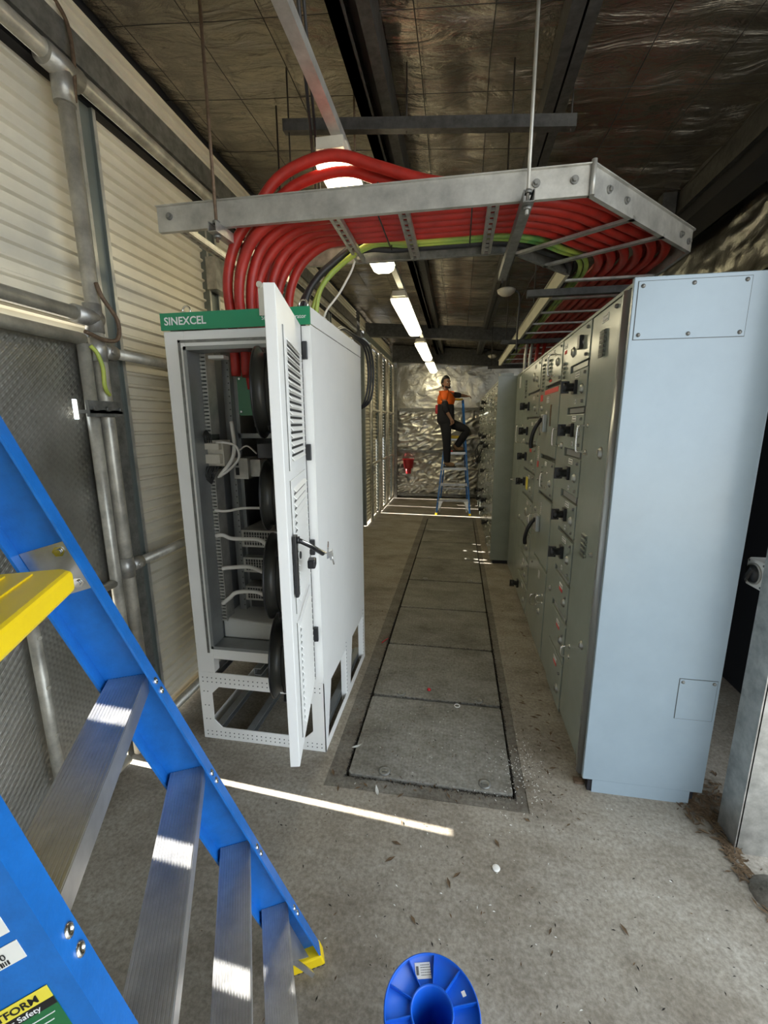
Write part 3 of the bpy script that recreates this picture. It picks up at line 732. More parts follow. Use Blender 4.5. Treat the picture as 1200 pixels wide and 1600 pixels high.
MB().cyl((-1.06, 1.92, 2.53), (-1.06, 1.92, cz(-1.06)-.02), .007, 8).build('hanging_rod', 'rust', tr)
MB().cyl((.235, 1.90, 2.53), (.235, 1.90, cz(.235)-.02), .0065, 8).build('hanging_rod', 'galvl', tr)
for p in ((-1.02, 2.57), (.225, 2.74), (.47, 3.18), (.47, 4.92), (.47, 7.02)):
    MB().cyl((p[0], p[1], 2.53), (p[0], p[1], cz(p[0])-.02), .005, 6).build('hanging_rod', 'wire', tr)
for p in ((-1.06, 1.92), (.235, 1.90)):
    MB().cyl((p[0], p[1], 2.545), (p[0], p[1], 2.556), .016, 6).cyl((p[0], p[1], 2.60), (p[0], p[1], 2.612), .016, 6).build('nut', 'galvd', tr)

# ---- cables
T8 = math.tan(math.radians(22.5))
def lane(d, z, y_end=7.1, jog=0.0):
    """points along the tray at distance d inside the outer rail"""
    y = OC1[1]+d; x1 = OC1[0]-d*T8; xe = OC2[0]-d; ye = OC2[1]+d*T8*1.0
    dx, dy = xe-x1, ye-y
    pts = [(-.25, y+jog*.5, z), (x1-.30, y+jog, z), (x1-.12, y+.002, z), (x1+dx*.14, y+dy*.17, z), (x1+dx*.5, y+dy*.5, z), (x1+dx*.82, y+dy*.82-.004, z), (xe-.004, ye+.14, z), (xe, ye+.4, z), (xe+jog*.3, ye+1.2, z), (xe, y_end, z)]
    return pts
desc = ['red power cable in the tray lane closest to the camera-side rail', 'red power cable second from the camera-side rail, lower layer', 'red power cable third from the camera-side rail, lower layer', 'red power cable fourth from the camera-side rail, lower layer',
        'red power cable fifth from the camera-side rail, lower layer', 'innermost red power cable of the lower layer, next to the green ones', 'topmost red power cable arching highest below the nearest light', 'red power cable arching just under the topmost one',
        'red power cable lying on the upper layer mid tray', 'red power cable on the upper layer nearest the inner rail']
reds = [(.06, 0, 0), (.12, 0, 0), (.18, 0, 0), (.24, 0, 0), (.30, 0, 0), (.36, 0, 0), (.085, 1, .17), (.145, 1, .14), (.27, 1, 0), (.33, 1, 0)]
for i, (d, up_, hump) in enumerate(reds):
    ly = OC1[1]+d; z = 2.651+.049*up_; Ln = lane(d, z)
    X_ = -1.02+(d-.06)*.42-.060*up_; dy = ly+(.015 if d < .07 else 0)
    if hump:
        pts = [(X_-.01, dy, 1.98), (X_-.01, dy, 2.20), (X_-.02, dy, 2.40), (X_+.03, dy, 2.56), (X_+.13, ly, 2.68), (X_+.25, ly, z+hump*.62), (X_+.40, ly, z+hump*.96), (X_+.54, ly, z+hump), (-.36, ly, z+hump*.66), (-.12, ly, z+hump*.2)]+Ln[1:]
    else:
        w_ = [0, .010, -.008, .006, -.006, .004, 0, 0, .008, -.008][i]
        pts = [(X_, dy, 1.98), (X_, dy, 2.18), (X_-.012+w_, dy, 2.32), (X_+.010+w_, dy, 2.45), (X_+.085, ly, 2.565+.045*up_), (X_+.21, ly, z-.012), (X_+.36, ly, z), (-.42, ly, z)]+Ln
    tag(MB().tube(catmull(pts, 6), .0228, 12).build('power_cable', 'red'), desc[i], 'cable', 'red power cables on the tray')
for i, (d, z, dx, lab, m_, r_) in enumerate(((.42, 2.642, -.80, 'green and yellow earth cable nearer the red cables', 'greenc', .013), (.450, 2.642, -.775, 'green and yellow earth cable nearer the black cables', 'greenc', .013),
                                   (.475, 2.676, -.85, 'black cable at the inner edge of the tray, outer of the pair', 'blackc', .018), (.508, 2.647, -.88, 'black cable hugging the inner tray rail', 'blackc', .018))):
    ly = OC1[1]+d; Ln = lane(d, z)
    b_ = -.80 if m_ == 'greenc' else -.86
    pts = [(dx, 2.38, 2.20), (dx, 2.38, 2.32), (b_+.06, 2.38, 2.46), (b_+.17, 2.395, 2.57), (b_+.34, ly-.01, z+.005), (b_+.5, ly, z)] + Ln
    tag(MB().tube(catmull(pts, 6), r_, 10).build('earth_cable' if m_ == 'greenc' else 'black_cable', m_), lab, 'cable', 'earth and black cables on the tray')
tag(MB().tube(catmull([(-.745,2.42,2.24),(-.735,2.42,2.34),(-.66,2.44,2.44),(-.60,2.47,2.55),(-.50,2.455,2.70),(-.2,2.44,2.70),(.1,2.44,2.70)]), .006, 8).build('white_cable', 'whitec'), 'thin white cable rising from the white cabinet into the tray', 'cable')
for (x_, y_) in ((-.36, 2.03), (.03, 2.03)):
    tag(MB().tube([(x_, 1.975+.40*t, zz) for t, zz in ((0,2.63),(0,2.70),(.05,2.735),(.5,2.735),(.98,2.735),(1,2.70),(1,2.63),(.98,2.612),(.5,2.612),(.05,2.612))], .0035, 6, True).build('cable_tie', 'blackc'),
        {-.75:'black cable tie around the red cables near the bend', -.36:'black cable tie between the first two tray rungs', .03:'black cable tie beside the slotted tray rung in the middle'}[x_], 'cable tie')

# ================================================================== WHITE CABINET
CX0, CX1, CY0, CY1 = -1.375, -.655, 1.93, 2.93
wc = thing('inverter_cabinet', (-1.015, 2.4, 0), 'tall white electrical cabinet with green name strip and open louvred door', 'cabinet')
# plinth: perforated frame
def perf(mb, a, b, wd, n, nrm, side):
    a, b, s_ = Vector(a), Vector(b), Vector(side); nrm = Vector(nrm)
    for k in range(n):
        c = a.lerp(b, (k+.5)/n)
        for q in (-.25, .25):
            p = c+s_*wd*q; mb.cyl(p, p+nrm*.0012, .0035, 6)
def oct_ring(mb, o, au, av, w_, h_, bt, bb, bl, br, vec, ch=.045):
    O = rrect(0, w_, 0, h_, .001); I = rrect(bl, w_-br, bb, h_-bt, ch)
    mb.ring(O, I, o, au, av, vec)
m = MB(); oct_ring(m, (CX0, CY0, 0), (1,0,0), (0,0,1), CX1-CX0, .415, .085, .075, .07, .07, (0,.006,0)); m.build('plinth_front', 'white', wc)
dots = MB()
perf(dots, (CX0+.01, CY0, .37), (CX1-.01, CY0, .37), .05, 26, (0,-1,0), (0,0,1)); perf(dots, (CX0+.01, CY0, .035), (CX1-.01, CY0, .035), .045, 26, (0,-1,0), (0,0,1))
perf(dots, (CX0+.035, CY0, .34), (CX0+.035, CY0, .08), .045, 3, (0,-1,0), (1,0,0))
dots.build('perforation', 'swdark', wc, kind='stuff')
m = MB()
# right side plinth with two cut outs
side_out = CY1-CY0
def side_ring(mb, y0, y1, z0, z1, op, ch):
    O = [(y0,z0),(y1,z0),(y1,z1),(y0,z1)]
    mb.ring(O, op, (CX1-.004, 0, 0), (0,1,0), (0,0,1), (.004,0,0))
side_ring(m, CY0, 2.415, 0, .44, [(1.975,.05),(2.385,.05),(2.385,.36),(2.06,.36)], 0)
side_ring(m, 2.415, CY1, 0, .44, [(2.475,.05),(2.875,.05),(2.875,.36),(2.55,.36)], 0)
m.build('plinth_side', 'white', wc)
m = MB()
for yy in (2.40, 2.885):
    MB().box(CX1-.035, CX1-.004, yy-.018, yy+.002, .0, .42).build('plinth_post', 'white', wc)
d2 = MB()
for yy in (2.392, 2.877):
    for k in range(14): d2.box(CX1+.000, CX1+.0008, yy-.004, yy+.004, .06+k*.026, .066+k*.026)
d2.build('perforation', 'swdark', wc, kind='stuff')
MB().box(CX0, CX0+.004, CY0+.006, CY1, 0, .06).box(CX0, CX0+.004, CY0+.006, CY1, .36, .42).box(CX0, CX0+.03, CY1-.03, CY1, 0, .42).box(CX1-.03, CX1-.005, CY1-.03, CY1-.004, 0, .42).box(CX0+.03, CX1-.03, CY1-.006, CY1, 0, .05).box(CX0+.03, CX1-.03, CY1-.006, CY1, .36, .42).build('plinth_rear', 'white', wc)
for (xa, zz) in ((CX0+.06, .03), (-1.12, .03), (CX1-.075, .03), (CX0+.06, .37), (-1.05, .42)):
    MB().extr(cchan(.04, .04, .004), (xa, CY0+.01, zz), (1,0,0), (0,0,1), (0, .98, 0)).build('base_rail', 'whitein', wc)
# body frame
OT, OB, OL, OR_ = 2.105, .565, -1.275, -.735
fb = MB()
fb.box(CX0, OL, CY0, CY0+.05, .415, 2.175).box(OR_, CX1-.004, CY0, CY0+.05, .415, 2.175).box(OL, OR_, CY0, CY0+.05, OT, 2.175).box(OL, OR_, CY0, CY0+.05, .50, OB)
fb.build('front_frame', 'white', wc, bevel=.003)
MB().box(OL, OL+.018, CY0-.014, CY0+.09, OB, OT).box(OR_-.012, OR_, CY0-.014, CY0+.09, OB, OT).box(OL, OR_, CY0-.014, CY0+.09, OT-.018, OT).box(OL, OR_, CY0-.014, CY0+.09, OB, OB+.018).build('door_seal_frame', 'whitein', wc, bevel=.002)
MB().box(OL-.03, OL-.018, CY0-.004, CY0, OB-.03, OT+.03).box(OL-.03, OR_, CY0-.004, CY0, OT+.018, OT+.03).build('frame_groove', 'galvd', wc)
# shell
MB().box(CX1-.004, CX1, CY0, CY1, .44, 2.178).build('side_panel', 'white', wc)
MB().box(CX1-.004, CX1+.0008, CY0+.002, CY1, 2.182, 2.252).build('side_panel', 'white', wc)
MB().box(CX0, CX0+.004, CY0+.05, CY1, .44, 2.25).build('side_panel', 'white', wc)
MB().box(CX0+.004, CX1-.004, CY1-.006, CY1, .44, 2.25).build('rear_panel', 'blackm', wc)
MB().box(CX0+.004, OL+.1, CY0+.01, CY1-.006, 2.24, 2.252).box(CX0+.1, CX1-.004, 2.45, CY1-.006, 2.24, 2.252).box(CX0+.1, CX1-.004, CY0+.01, 1.975, 2.24, 2.252).box(-.70, CX1-.004, 1.975, 2.5, 2.24, 2.252).build('roof_panel', 'white', wc)
MB().box(OL, OR_+.06, CY0+.06, CY1-.01, .545, .56).build('floor_plate', 'whitein', wc)
MB().box(CX0-.002, CX1+.001, CY0-.012, CY0, 2.178, 2.252).build('name_strip', 'green', wc, label='green name strip')
text('SINEXCEL', .048, frame((CX0+.018, CY0-.013, 2.200), (1,0,0), (0,0,1)), 'letter', wc, bold=.0008)
text('Static Var Generator', .0245, frame((CX1-.014, CY0-.013, 2.204), (1,0,0), (0,0,1)), 'letter', wc, align='RIGHT')
for (x_, y_) in ((-1.285, 1.99), (-.705, 1.99), (-1.285, 2.85), (-.705, 2.85)):
    MB().tube([(x_+.020*math.cos(a), y_, 2.277+.020*math.sin(a)) for a in [k*PI/8 for k in range(16)]], .0045, 8, True).cyl((x_, y_, 2.25), (x_, y_, 2.26), .012, 10).build('lifting_eye', 'chrome', wc)
# interior
iv = MB().box(-1.272, -1.268, CY0+.09, 2.86, OB, OT+.06)
iv.build('inner_wall', 'whitein', wc)
MB().box(-1.225, -1.185, 2.16, 2.20, OB, OT+.05).box(-1.185, -1.165, 2.20, 2.215, OB, OT+.05).build('mounting_post', 'whitein', wc)
d3 = MB()
for k in range(46): d3.cyl((-1.193, 2.16, .62+k*.0335), (-1.193, 2.1585, .62+k*.0335), .004, 6)
d3.build('perforation', 'swdark', wc, kind='stuff')
dm = MB()
def ductseg(z0, z1):
    dm.box(-1.266, -1.258, 2.02, 2.10, z0, z1); dm.box(-1.232, -1.228, 2.02, 2.10, z0, z1)
    n = int((z1-z0)/.0185)
    for k in range(n): dm.box(-1.258, -1.231, 2.018, 2.023, z0+k*.0185+.004, z0+k*.0185+.0150)
ductseg(1.70, 2.10); ductseg(.68, 1.52)
dm.build('wiring_duct', 'galvl', wc)
MB().box(-1.257, -1.234, 2.032, 2.10, .70, 2.09).build('duct_core', 'swdark', wc)
MB().box(-1.30, -1.17, 2.02, 2.09, 1.54, 1.67).box(-1.29, -1.18, 1.995, 2.02, 1.555, 1.60).box(-1.29, -1.18, 1.995, 2.02, 1.625, 1.655).build('terminal_block', 'fixt', wc)
MB().box(-1.30, -1.275, 1.99, 2.05, 1.53, 1.69).build('terminal_end', 'dusty', wc)
wm = [MB().tube(catmull(p), r, 8) for p, r in (
    ([(-1.20,2.01,1.66),(-1.15,2.0,1.66),(-1.10,2.02,1.64),(-1.09,2.02,1.58),(-1.14,2.0,1.52),(-1.20,2.0,1.485)], .006),
    ([(-1.16,2.10,1.76),(-1.145,2.08,1.72),(-1.12,2.04,1.64),(-1.13,2.02,1.57),(-1.19,2.0,1.49)], .010),
    ([(-1.10,2.05,1.62),(-1.06,2.06,1.64),(-1.02,2.08,1.60)], .004),
    ([(-1.24,2.01,1.31),(-1.18,2.02,1.305),(-1.10,2.06,1.315),(-.95,2.1,1.31),(-.86,2.1,1.31)], .007),
    ([(-1.24,2.0,1.175),(-1.20,2.0,1.18),(-1.15,2.01,1.16),(-1.02,2.03,1.155),(-.97,2.03,1.125)], .011),
    ([(-1.22,2.0,.995),(-1.17,2.01,1.0),(-1.08,2.03,1.0),(-1.0,2.03,.975)], .011),
    ([(-1.235,2.0,.795),(-1.19,2.0,.83),(-1.15,2.01,.86),(-1.05,2.03,.86),(-.98,2.03,.83)], .011))]
for q in wm: q.build('control_wire', 'whitec', wc)
bw = MB()
for k in range(7): bw.tube(catmull([(-1.27+k*.013, 2.0, 1.54), (-1.27+k*.011, 1.98, 1.50), (-1.24, 2.0, 1.45)]), .0035, 6)
for k in range(6): bw.tube(catmull([(-1.28+k*.012, 2.0, 1.66), (-1.27+k*.011, 1.985, 1.69), (-1.25, 2.01, 1.72)]), .0035, 6)
bw.build('wire_bunch', 'dusty', wc, label='bunched dark control wires', kind='stuff')
MB().box(-1.12, -.74, 2.40, 2.404, OB, OT+.1).build('back_plate', 'blackm', wc)
for q_ in ((-1.18, -.74, 2.20, 2.215, 1.675, 1.70), (-1.13, -.74, 2.30, 2.315, 1.735, 1.765), (-1.13, -.74, 2.30, 2.315, 2.055, 2.085)): MB().box(*q_).build('cross_rail', 'whitein', wc)
MB().extr(rrect(-1.165, -.80, 1.795, 2.015, .008), (0, 2.20, 0), (1,0,0), (0,0,1), (0,.006,0)).build('circuit_cover', 'pcb', wc, label='plain green circuit cover')
for (x_, z_) in ((-1.150, 1.815), (-1.150, 1.985)): MB().cyl((x_, 2.194, z_), (x_, 2.2, z_), .006, 8).build('cover_screw', 'chrome', wc)
MB().box(-1.165, -1.085, 2.10, 2.22, 1.465, 1.575).box(-1.085, -1.03, 2.13, 2.22, 1.475, 1.565).build('control_module', 'galvl', wc)
MB().box(-1.152, -1.137, 2.098, 2.1, 1.535, 1.555).box(-1.155, -1.135, 2.098, 2.1, 1.485, 1.525).build('module_socket', 'black', wc)
MB().box(-1.10, -.72, 2.25, 2.62, 1.27, 1.72).build('reactor_shroud', 'dusty', wc)
def power_module(z0, z1):
    t = MB().box(-1.15, -.76, 2.10, 2.7, z0, z1).build('power_module', 'galvl', wc)
    gm = MB()
    for r_ in range(4):
        for c_ in range(24):
            if r_ in (1, 2) and 9 <= c_ <= 14: continue
            x_ = -1.135+c_*.0152; z_ = z0+.012+r_*(z1-z0-.02)/4
            gm.box(x_, x_+.010, 2.0985, 2.1, z_, z_+(z1-z0)/6.2)
    gm.build('vent_grid', 'black', t, kind='stuff')
    MB().box(-.995, -.945, 2.09, 2.10, z0+.03, z0+.065).build('socket', 'fixt', t)
power_module(1.09, 1.185); power_module(.945, 1.03); power_module(.78, .862)
for z_ in (1.055, .91, .745): MB().box(-1.14, -.76, 2.14, 2.7, z_-.022, z_+.02).build('module_shelf', 'dusty', wc)
# fitted cable lugs inside
for i, x_ in enumerate((-1.115, -1.02, -.92)):
    MB().cyl((x_ if i else -1.075, 2.18, 1.93), (x_ if i else -1.085, 2.18, 2.02), .020, 12).build('cable_boot', 'bucket' if i else 'redl', wc)
MB().box(-1.20, -1.12, 2.0, 2.05, 2.06, 2.075).build('warning_tag', 'paper', wc)
# door, open about 100 degrees
hx, hy = -.695, 1.915; ex, ey = -.566, 1.350
dv = Vector((ex-hx, ey-hy, 0)); DL = dv.length; dv.normalize(); dn = Vector((-dv.y, dv.x, 0))   # dn: towards +x (outer face)
if dn.x < 0: dn = -dn
DZ0, DZ1 = .445, 2.175
def dp(u, z, o=0): return Vector((hx, hy, 0))+dv*u+dn*o+Vector((0,0,z))
door = MB()
door.obox(dp(DL/2, (DZ0+DZ1)/2, -.003), (DL, .004, DZ1-DZ0), dv, dn, (0,0,1))
for u_ in (.010, DL-.010): door.obox(dp(u_, (DZ0+DZ1)/2, -.020), (.020, .036, DZ1-DZ0), dv, dn, (0,0,1))
for z_ in (DZ0+.01, DZ1-.01): door.obox(dp(DL/2, z_, -.020), (DL-.04, .034, .020), dv, dn, (0,0,1))
DO = door.build('door', 'white', wc, bevel=.002, label='white louvred door standing open')
for (za, zb) in ((1.585, 2.075), (1.04, 1.55), (.50, 1.0)):
    pm = MB().obox(dp(.28, (za+zb)/2, .002), (.40, .004, zb-za), dv, dn, (0,0,1)); pm.build('louvre_frame', 'white', DO, bevel=.001)
    MB().obox(dp(.485, (za+zb)/2, .0005), (.006, .003, zb-za), dv, dn, (0,0,1)).build('panel_shadow_gap', 'galvd', DO)
    lm = MB(); n_ = 16
    for k in range(n_):
        z_ = za+.04+(zb-za-.08)*k/(n_-1)
        c = dp(.28, z_, .008)
        lm.obox(c, (.32, .020, .003), dv, dn+Vector((0,0,-1.1)), dn.cross(dv)*0+Vector((0,0,1))+dn*1.1)
    lm.build('louvre', 'white', DO)
    sm_ = MB()
    for k in range(n_):
        z_ = za+.055+(zb-za-.08)*k/(n_-1)
        if z_ < zb-.03: sm_.obox(dp(.28, z_-.004, .0045), (.31, .001, .009), dv, dn, (0,0,1))
    sm_.build('louvre_slot', 'dusty' if za > 1.5 else 'galvd', DO)
for z_ in (2.07, 1.62, 1.16, .70):
    MB().obox(dp(-.008, z_, .014), (.034, .022, .075), dv, dn, (0,0,1)).build('hinge', 'black', DO, bevel=.003)
MB().obox(dp(-.006, (DZ0+DZ1)/2, -.004), (.008, .01, DZ1-DZ0), dv, dn, (0,0,1)).build('hinge_gasket', 'blackm', DO)
# latch handle swung out
MB().obox(dp(.50, 1.235, .010), (.040, .014, .235), dv, dn, (0,0,1)).build('handle_plate', 'black', DO, bevel=.004)
MB().tube([dp(.50, 1.335, .022), dp(.46, 1.30, .06), dp(.40, 1.25, .10)], .009, 8).cyl(dp(.50, 1.335, .016), dp(.50, 1.335, .026), .014, 12).build('handle_lever', 'black', DO)
MB().tube([dp(.495, 1.332, .034), dp(.455, 1.298, .07), dp(.40, 1.252, .112)], .004, 6).build('handle_rod', 'chrome', DO)
MB().obox(dp(.435, 1.225, .06), (.05, .03, .035), dv, dn, (0,0,1)).build('latch_grip', 'black', DO, bevel=.006)
MB().obox(dp(.385, 1.245, .125), (.030, .022, .026), dv, dn+Vector((0,0,.4)), (0,0,1)).obox(dp(.36, 1.225, .13), (.022, .012, .030), dv+Vector((0,0,.5)), dn, (0,0,1)).cyl(dp(.385,1.25,.13), dp(.385,1.20,.14), .003, 6).obox(dp(.39, 1.275, .12), (.035, .004, .02), dv+Vector((0,0,-.5)), dn, (0,0,1)).build('lock_and_keys', 'chrome', DO)
MB().tube([dp(.45+.012*math.cos(a), 1.262+.012*math.sin(a), .02) for a in [k*PI/6 for k in range(12)]], .003, 6, True).build('key_ring', 'blackm', DO)
# fans on the inside of the door
for zc, u_, r_ in ((1.865, .31, .165), (1.470, .31, .135), (1.135, .31, .172), (.770, .31, .170)):
    c = dp(u_, zc, -.045)
    fm = MB().lathe([(0,.0),(r_*1.0,0),(r_*1.0,.008),(r_*.90,.012),(r_*.88,.062),(r_*.96,.068),(r_*1.0,.072),(r_*1.0,.077),(r_*.80,.077),(r_*.78,.03),(0,.03)], c, -dn, 44)
    F_ = fm.build('fan_drum', 'fan', DO)
    MB().lathe([(r_*1.0,.070),(r_*1.03,.070),(r_*1.03,.078),(r_*1.0,.078),(r_*1.0,.070)], c, -dn, 44).build('fan_rim', 'black', DO)
    MB().lathe([(r_*.885,.032),(r_*.91,.032),(r_*.91,.036),(r_*.885,.036),(r_*.885,.032)], c, -dn, 44).build('fan_band', 'dusty', DO)
    MB().lathe([(0,.031),(r_*.42,.031),(r_*.42,.068),(r_*.34,.074),(0,.074)], c, -dn, 28).build('fan_motor', 'dusty', DO)
    for k in range(4):
        a = PI/4+k*PI/2; rad = dv*math.cos(a)+Vector((0,0,1))*math.sin(a)
        MB().obox(c-dn*.016+rad*r_*1.04, (.03,.03,.03), rad, dv.cross(Vector((0,0,1))), rad.cross(dn)).build('fan_lug', 'black', DO, bevel=.004)
MB().obox(dp(.30, 1.655, -.07), (.30, .09, .05), dv, dn, (0,0,1)).build('fan_bracket', 'dusty', DO)
# small latch on top of the strip
MB().cyl((-.872, 1.90, 2.345), (-.872, 1.915, 2.345), .013, 12).box(-.882, -.857, 1.91, 1.916, 2.22, 2.345).build('door_stay', 'fixt', wc)
# loose boxes inside
t = MB().extr([(0,0),(.30,0),(.30,.10),(0,.12)], (-1.262, 2.03, .575), (1,0,0), (0,0,1), (0,.26,0)).build('instrument_carton', 'carton', None, bevel=.012)
tag(t, 'whitish carton lying at the left of the cabinet floor', 'box')
t = MB().extr([(0,0),(.22,0),(.22,.09),(.10,.11),(0,.07)], (-.955, 2.00, .575), (1,0,0), (0,0,1), (0,.22,0)).build('folded_carton', 'carton', None, bevel=.008)
tag(t, 'smaller pale carton beside the first, behind the door fans', 'box')
bb = MB()
for j in range(9):
    for i in range(13):
        u_, v_ = i/12, j/8
        bb.v.append(Vector((-1.10+.26*u_, 2.22+.12*v_, .70+.06*math.sin(PI*u_)*math.sin(PI*v_)+.012*noise.noise(Vector((u_*7, v_*5, 2))))))
for j in range(8):
    for i in range(12): bb.f.append([j*13+i, j*13+i+1, j*13+i+14, j*13+i+13]); bb.sm.append(True)
bo = bb.build('plastic_bag', 'foilw', fixn=False); tag(bo, 'crumpled clear plastic bag behind the cartons in the cabinet', 'bag')
# cables running along the top right of the cabinet
for k, (dx, dz) in enumerate(((0,0),(.018,.006),(.036,-.002))):
    tag(MB().tube(catmull([(-.70+dx*.3, 2.44+k*.02, 2.26),(-.70+dx*.5, 2.62, 2.30+dz),(-.69+dx*.5, 2.80, 2.30),(-.64+dx, 2.93, 2.26),(-.625+dx, 3.02, 2.16),(-.63+dx, 3.05, 2.02),(-.66+dx, 3.06, 1.90),(-.72, 3.1, 1.84)]), .008, 8).build('sagging_cable', 'blackc'),
        ['black cable sagging over the rear corner of the white cabinet, nearest the panel', 'black cable looping over the cabinet rear corner, middle of three', 'black cable looping outermost over the cabinet rear corner'][k], 'cable', 'black cables over the cabinet corner')

# ================================================================== NEAR SWITCHBOARD
FXS = .655
sb = thing('switchboard', (.9, 3.5, 0), 'long grey-green switchboard on the right with pale blue-grey end panel and many doors', 'switchboard')
MB().box(FXS+.02, 1.16, 1.965, 5.30, .05, 2.27).build('carcass', 'swdark', sb)
MB().box(FXS+.004, 1.165, 1.965, 5.32, 2.27, 2.285).build('top_plate', 'swgrey', sb)
MB().box(.69, 1.12, 1.91, 5.28, 0, .05).build('plinth', 'swgrey', sb)
ep = MB().extr([(0,0),(.52,0),(.52,2.215),(0,2.215)], (.640, 1.89, .07), (1,0,0), (0,0,1), (0,.022,0)).build('end_panel', 'swend', sb, bevel=.003, label='pale blue-grey end panel')
MB().box(.686, 1.11, 1.893, 1.91, 0, .069).build('end_plinth', 'swend', sb)
MB().box(.668, .686, 1.90, 1.93, 0, .06).box(1.11, 1.14, 1.92, 1.95, 0, .06).build('plinth_foot', 'steelb', sb)
MB().box(.62, .665, 1.93, 1.965, 0, .012).build('floor_bracket', 'rust', sb)
def plate_on_end(x0, x1, z0, z1, screws, nm):
    p = MB().box(x0, x1, 1.8875, 1.8905, z0, z1).build(nm, 'swend', ep)
    MB().ring([(x0-.0022,z0-.0022),(x1+.0022,z0-.0022),(x1+.0022,z1+.0022),(x0-.0022,z1+.0022)], [(x0,z0),(x1,z0),(x1,z1),(x0,z1)], (0,1.8889,0), (1,0,0), (0,0,1), (0,.001,0)).build('cover_joint', 'swdark', ep)
    for (x_, z_) in screws:
        MB().lathe([(0,.006),(.006,.005),(.008,.001),(.008,0)], (x_, 1.8875, z_), (0,-1,0), n=10).build('screw', 'galvd', ep)
plate_on_end(.656, 1.036, 2.062, 2.268, [(.672,2.252),(.846,2.254),(1.02,2.256),(.672,2.078),(.846,2.077),(1.02,2.076)], 'cover_plate')
plate_on_end(.997, 1.146, .447, .642, [(1.010,.628),(1.134,.630)], 'access_plate')
# corner extrusion
MB().cyl((.662, 1.985, .03), (.662, 1.985, 2.262), .024, 20).box(.650, .70, 1.985, 2.035, .03, 2.262).build('corner_extrusion', 'corner', sb)
MB().box(.665, .70, 1.912, 1.965, .05, 2.262).build('gap_strip', 'swdark', sb)
def face(y0, y1, z0, z1, nm='door', proud=.0, m='swgrey', parent=None, bev=.003, label=None):
    return MB().box(FXS-proud, FXS+.018, y0, y1, z0, z1).build(nm, m, parent or sb, bevel=bev, label=label)
def plq(par, yc, zc, w_, h_, m='paper', fx=None, nm='label_plate', lines=True):
    fx = (FXS if fx is None else fx)
    p = MB().box(fx-.0022, fx-.0002, yc-w_/2, yc+w_/2, zc-h_/2, zc+h_/2).build(nm, m, par)
    if lines and m == 'paper':
        q = MB()
        n_ = max(1, int(h_/.014))
        for k in range(n_):
            z_ = zc-h_/2+(k+.5)*h_/n_; y_ = yc-w_*.42
            while y_ < yc+w_*.36:
                l_ = rnd.uniform(.004, .010); q.box(fx-.0030, fx-.0022, y_, y_+l_, z_-.0025, z_+.0025); y_ += l_+.003
        q.build('label_print', 'black', par, kind='stuff')
def louv(par, yc, z0, z1, n_, w_=.07, fx=None):
    fx = (FXS if fx is None else fx)
    for k in range(n_):
        z_ = z0+(z1-z0)*k/(n_-1)
        m_ = MB().extr([(0,0),(-.011,-.002),(-.012,-.005),(0,-.016)], (fx-.0005, yc-w_/2, z_+.008), (1,0,0), (0,0,1), (0,w_,0))
        m_.build('louvre', 'swgrey', par)
        MB().box(fx-.0115, fx-.0095, yc-w_/2+.003, yc+w_/2-.003, z_-.0105, z_+.0025).build('louvre_mouth', 'swdark', par)
def loop(par, y, z0, z1, fx=None, hr=False, s_=.045):
    fx = (FXS if fx is None else fx)
    m_ = MB()
    if hr: pts = [(fx, z0, z1), (fx-s_*.7, z0+.005, z1), (fx-s_, y, z1-.004), (fx-s_*.7, y+(y-z0), z1), (fx, y+(y-z0), z1)]
    else: pts = [(fx, y, z0), (fx-s_*.7, y, z0+.002), (fx-s_, y, z0+.014), (fx-s_, y, z1-.014), (fx-s_*.7, y, z1-.002), (fx, y, z1)]
    m_.tube(catmull(pts, 4), .0055, 8)
    if not hr:
        for zz in (z0, z1): m_.cyl((fx, y, zz), (fx-.004, y, zz), .012, 10)
    m_.build('handle', 'chrome', par)
def lock(par, y, z, r_=.017, fx=None):
    fx = (FXS if fx is None else fx)
    MB().lathe([(r_*1.3,0),(r_*1.3,.004),(r_,.008),(r_*.9,.012),(0,.012)], (fx, y, z), (-1,0,0), n=14).box(fx-.016, fx-.012, y-.003, y+.003, z-r_*.7, z+r_*.7).build('lock', 'lockm', par)
def scr(par, pts, fx=None, r_=.009):
    fx = (FXS if fx is None else fx)
    for (y, z) in pts:
        MB().lathe([(r_,0),(r_,.006),(r_*.7,.012),(0,.012)], (fx, y, z), (-1,0,0), n=8).build('fastener', 'galvd', par)
def rotary(par, y, z, s_=.05, fx=None, proj=.050):
    fx = (FXS if fx is None else fx)
    MB().box(fx-.018, fx, y-s_*.62, y+s_*.62, z-s_*.85, z+s_*.85).build('switch_plate', 'black', par, bevel=.004)
    MB().lathe([(s_*.5,0),(s_*.5,.03),(s_*.62,.034),(s_*.62,proj),(s_*.5,proj+.006),(0,proj+.006)], (fx-.018, y, z), (-1,0,0), n=18).box(fx-proj-.034, fx-.04, y-.011, y+.011, z-s_*.72, z+s_*.72).build('switch_knob', 'black', par, bevel=.002)
# column A
A_ = face(2.052, 2.442, .045, 2.262)
plq(A_, 2.246, 2.219, .085, .034); louv(A_, 2.243, 2.058, 2.160, 6); loop(A_, 2.372, 1.60, 1.735, s_=.05)
MB().box(FXS-.006, FXS, 2.335, 2.40, 1.585, 1.60).build('handle_plate', 'chrome', A_)
lock(A_, 2.136, 1.611, .022); lock(A_, 2.12, 1.123, .010); louv(A_, 2.246, 1.085, 1.185, 5); lock(A_, 2.14, .636, .018); loop(A_, 2.34, .455, .52, hr=False)
scr(A_, [(2.10, 2.235)], r_=.010)
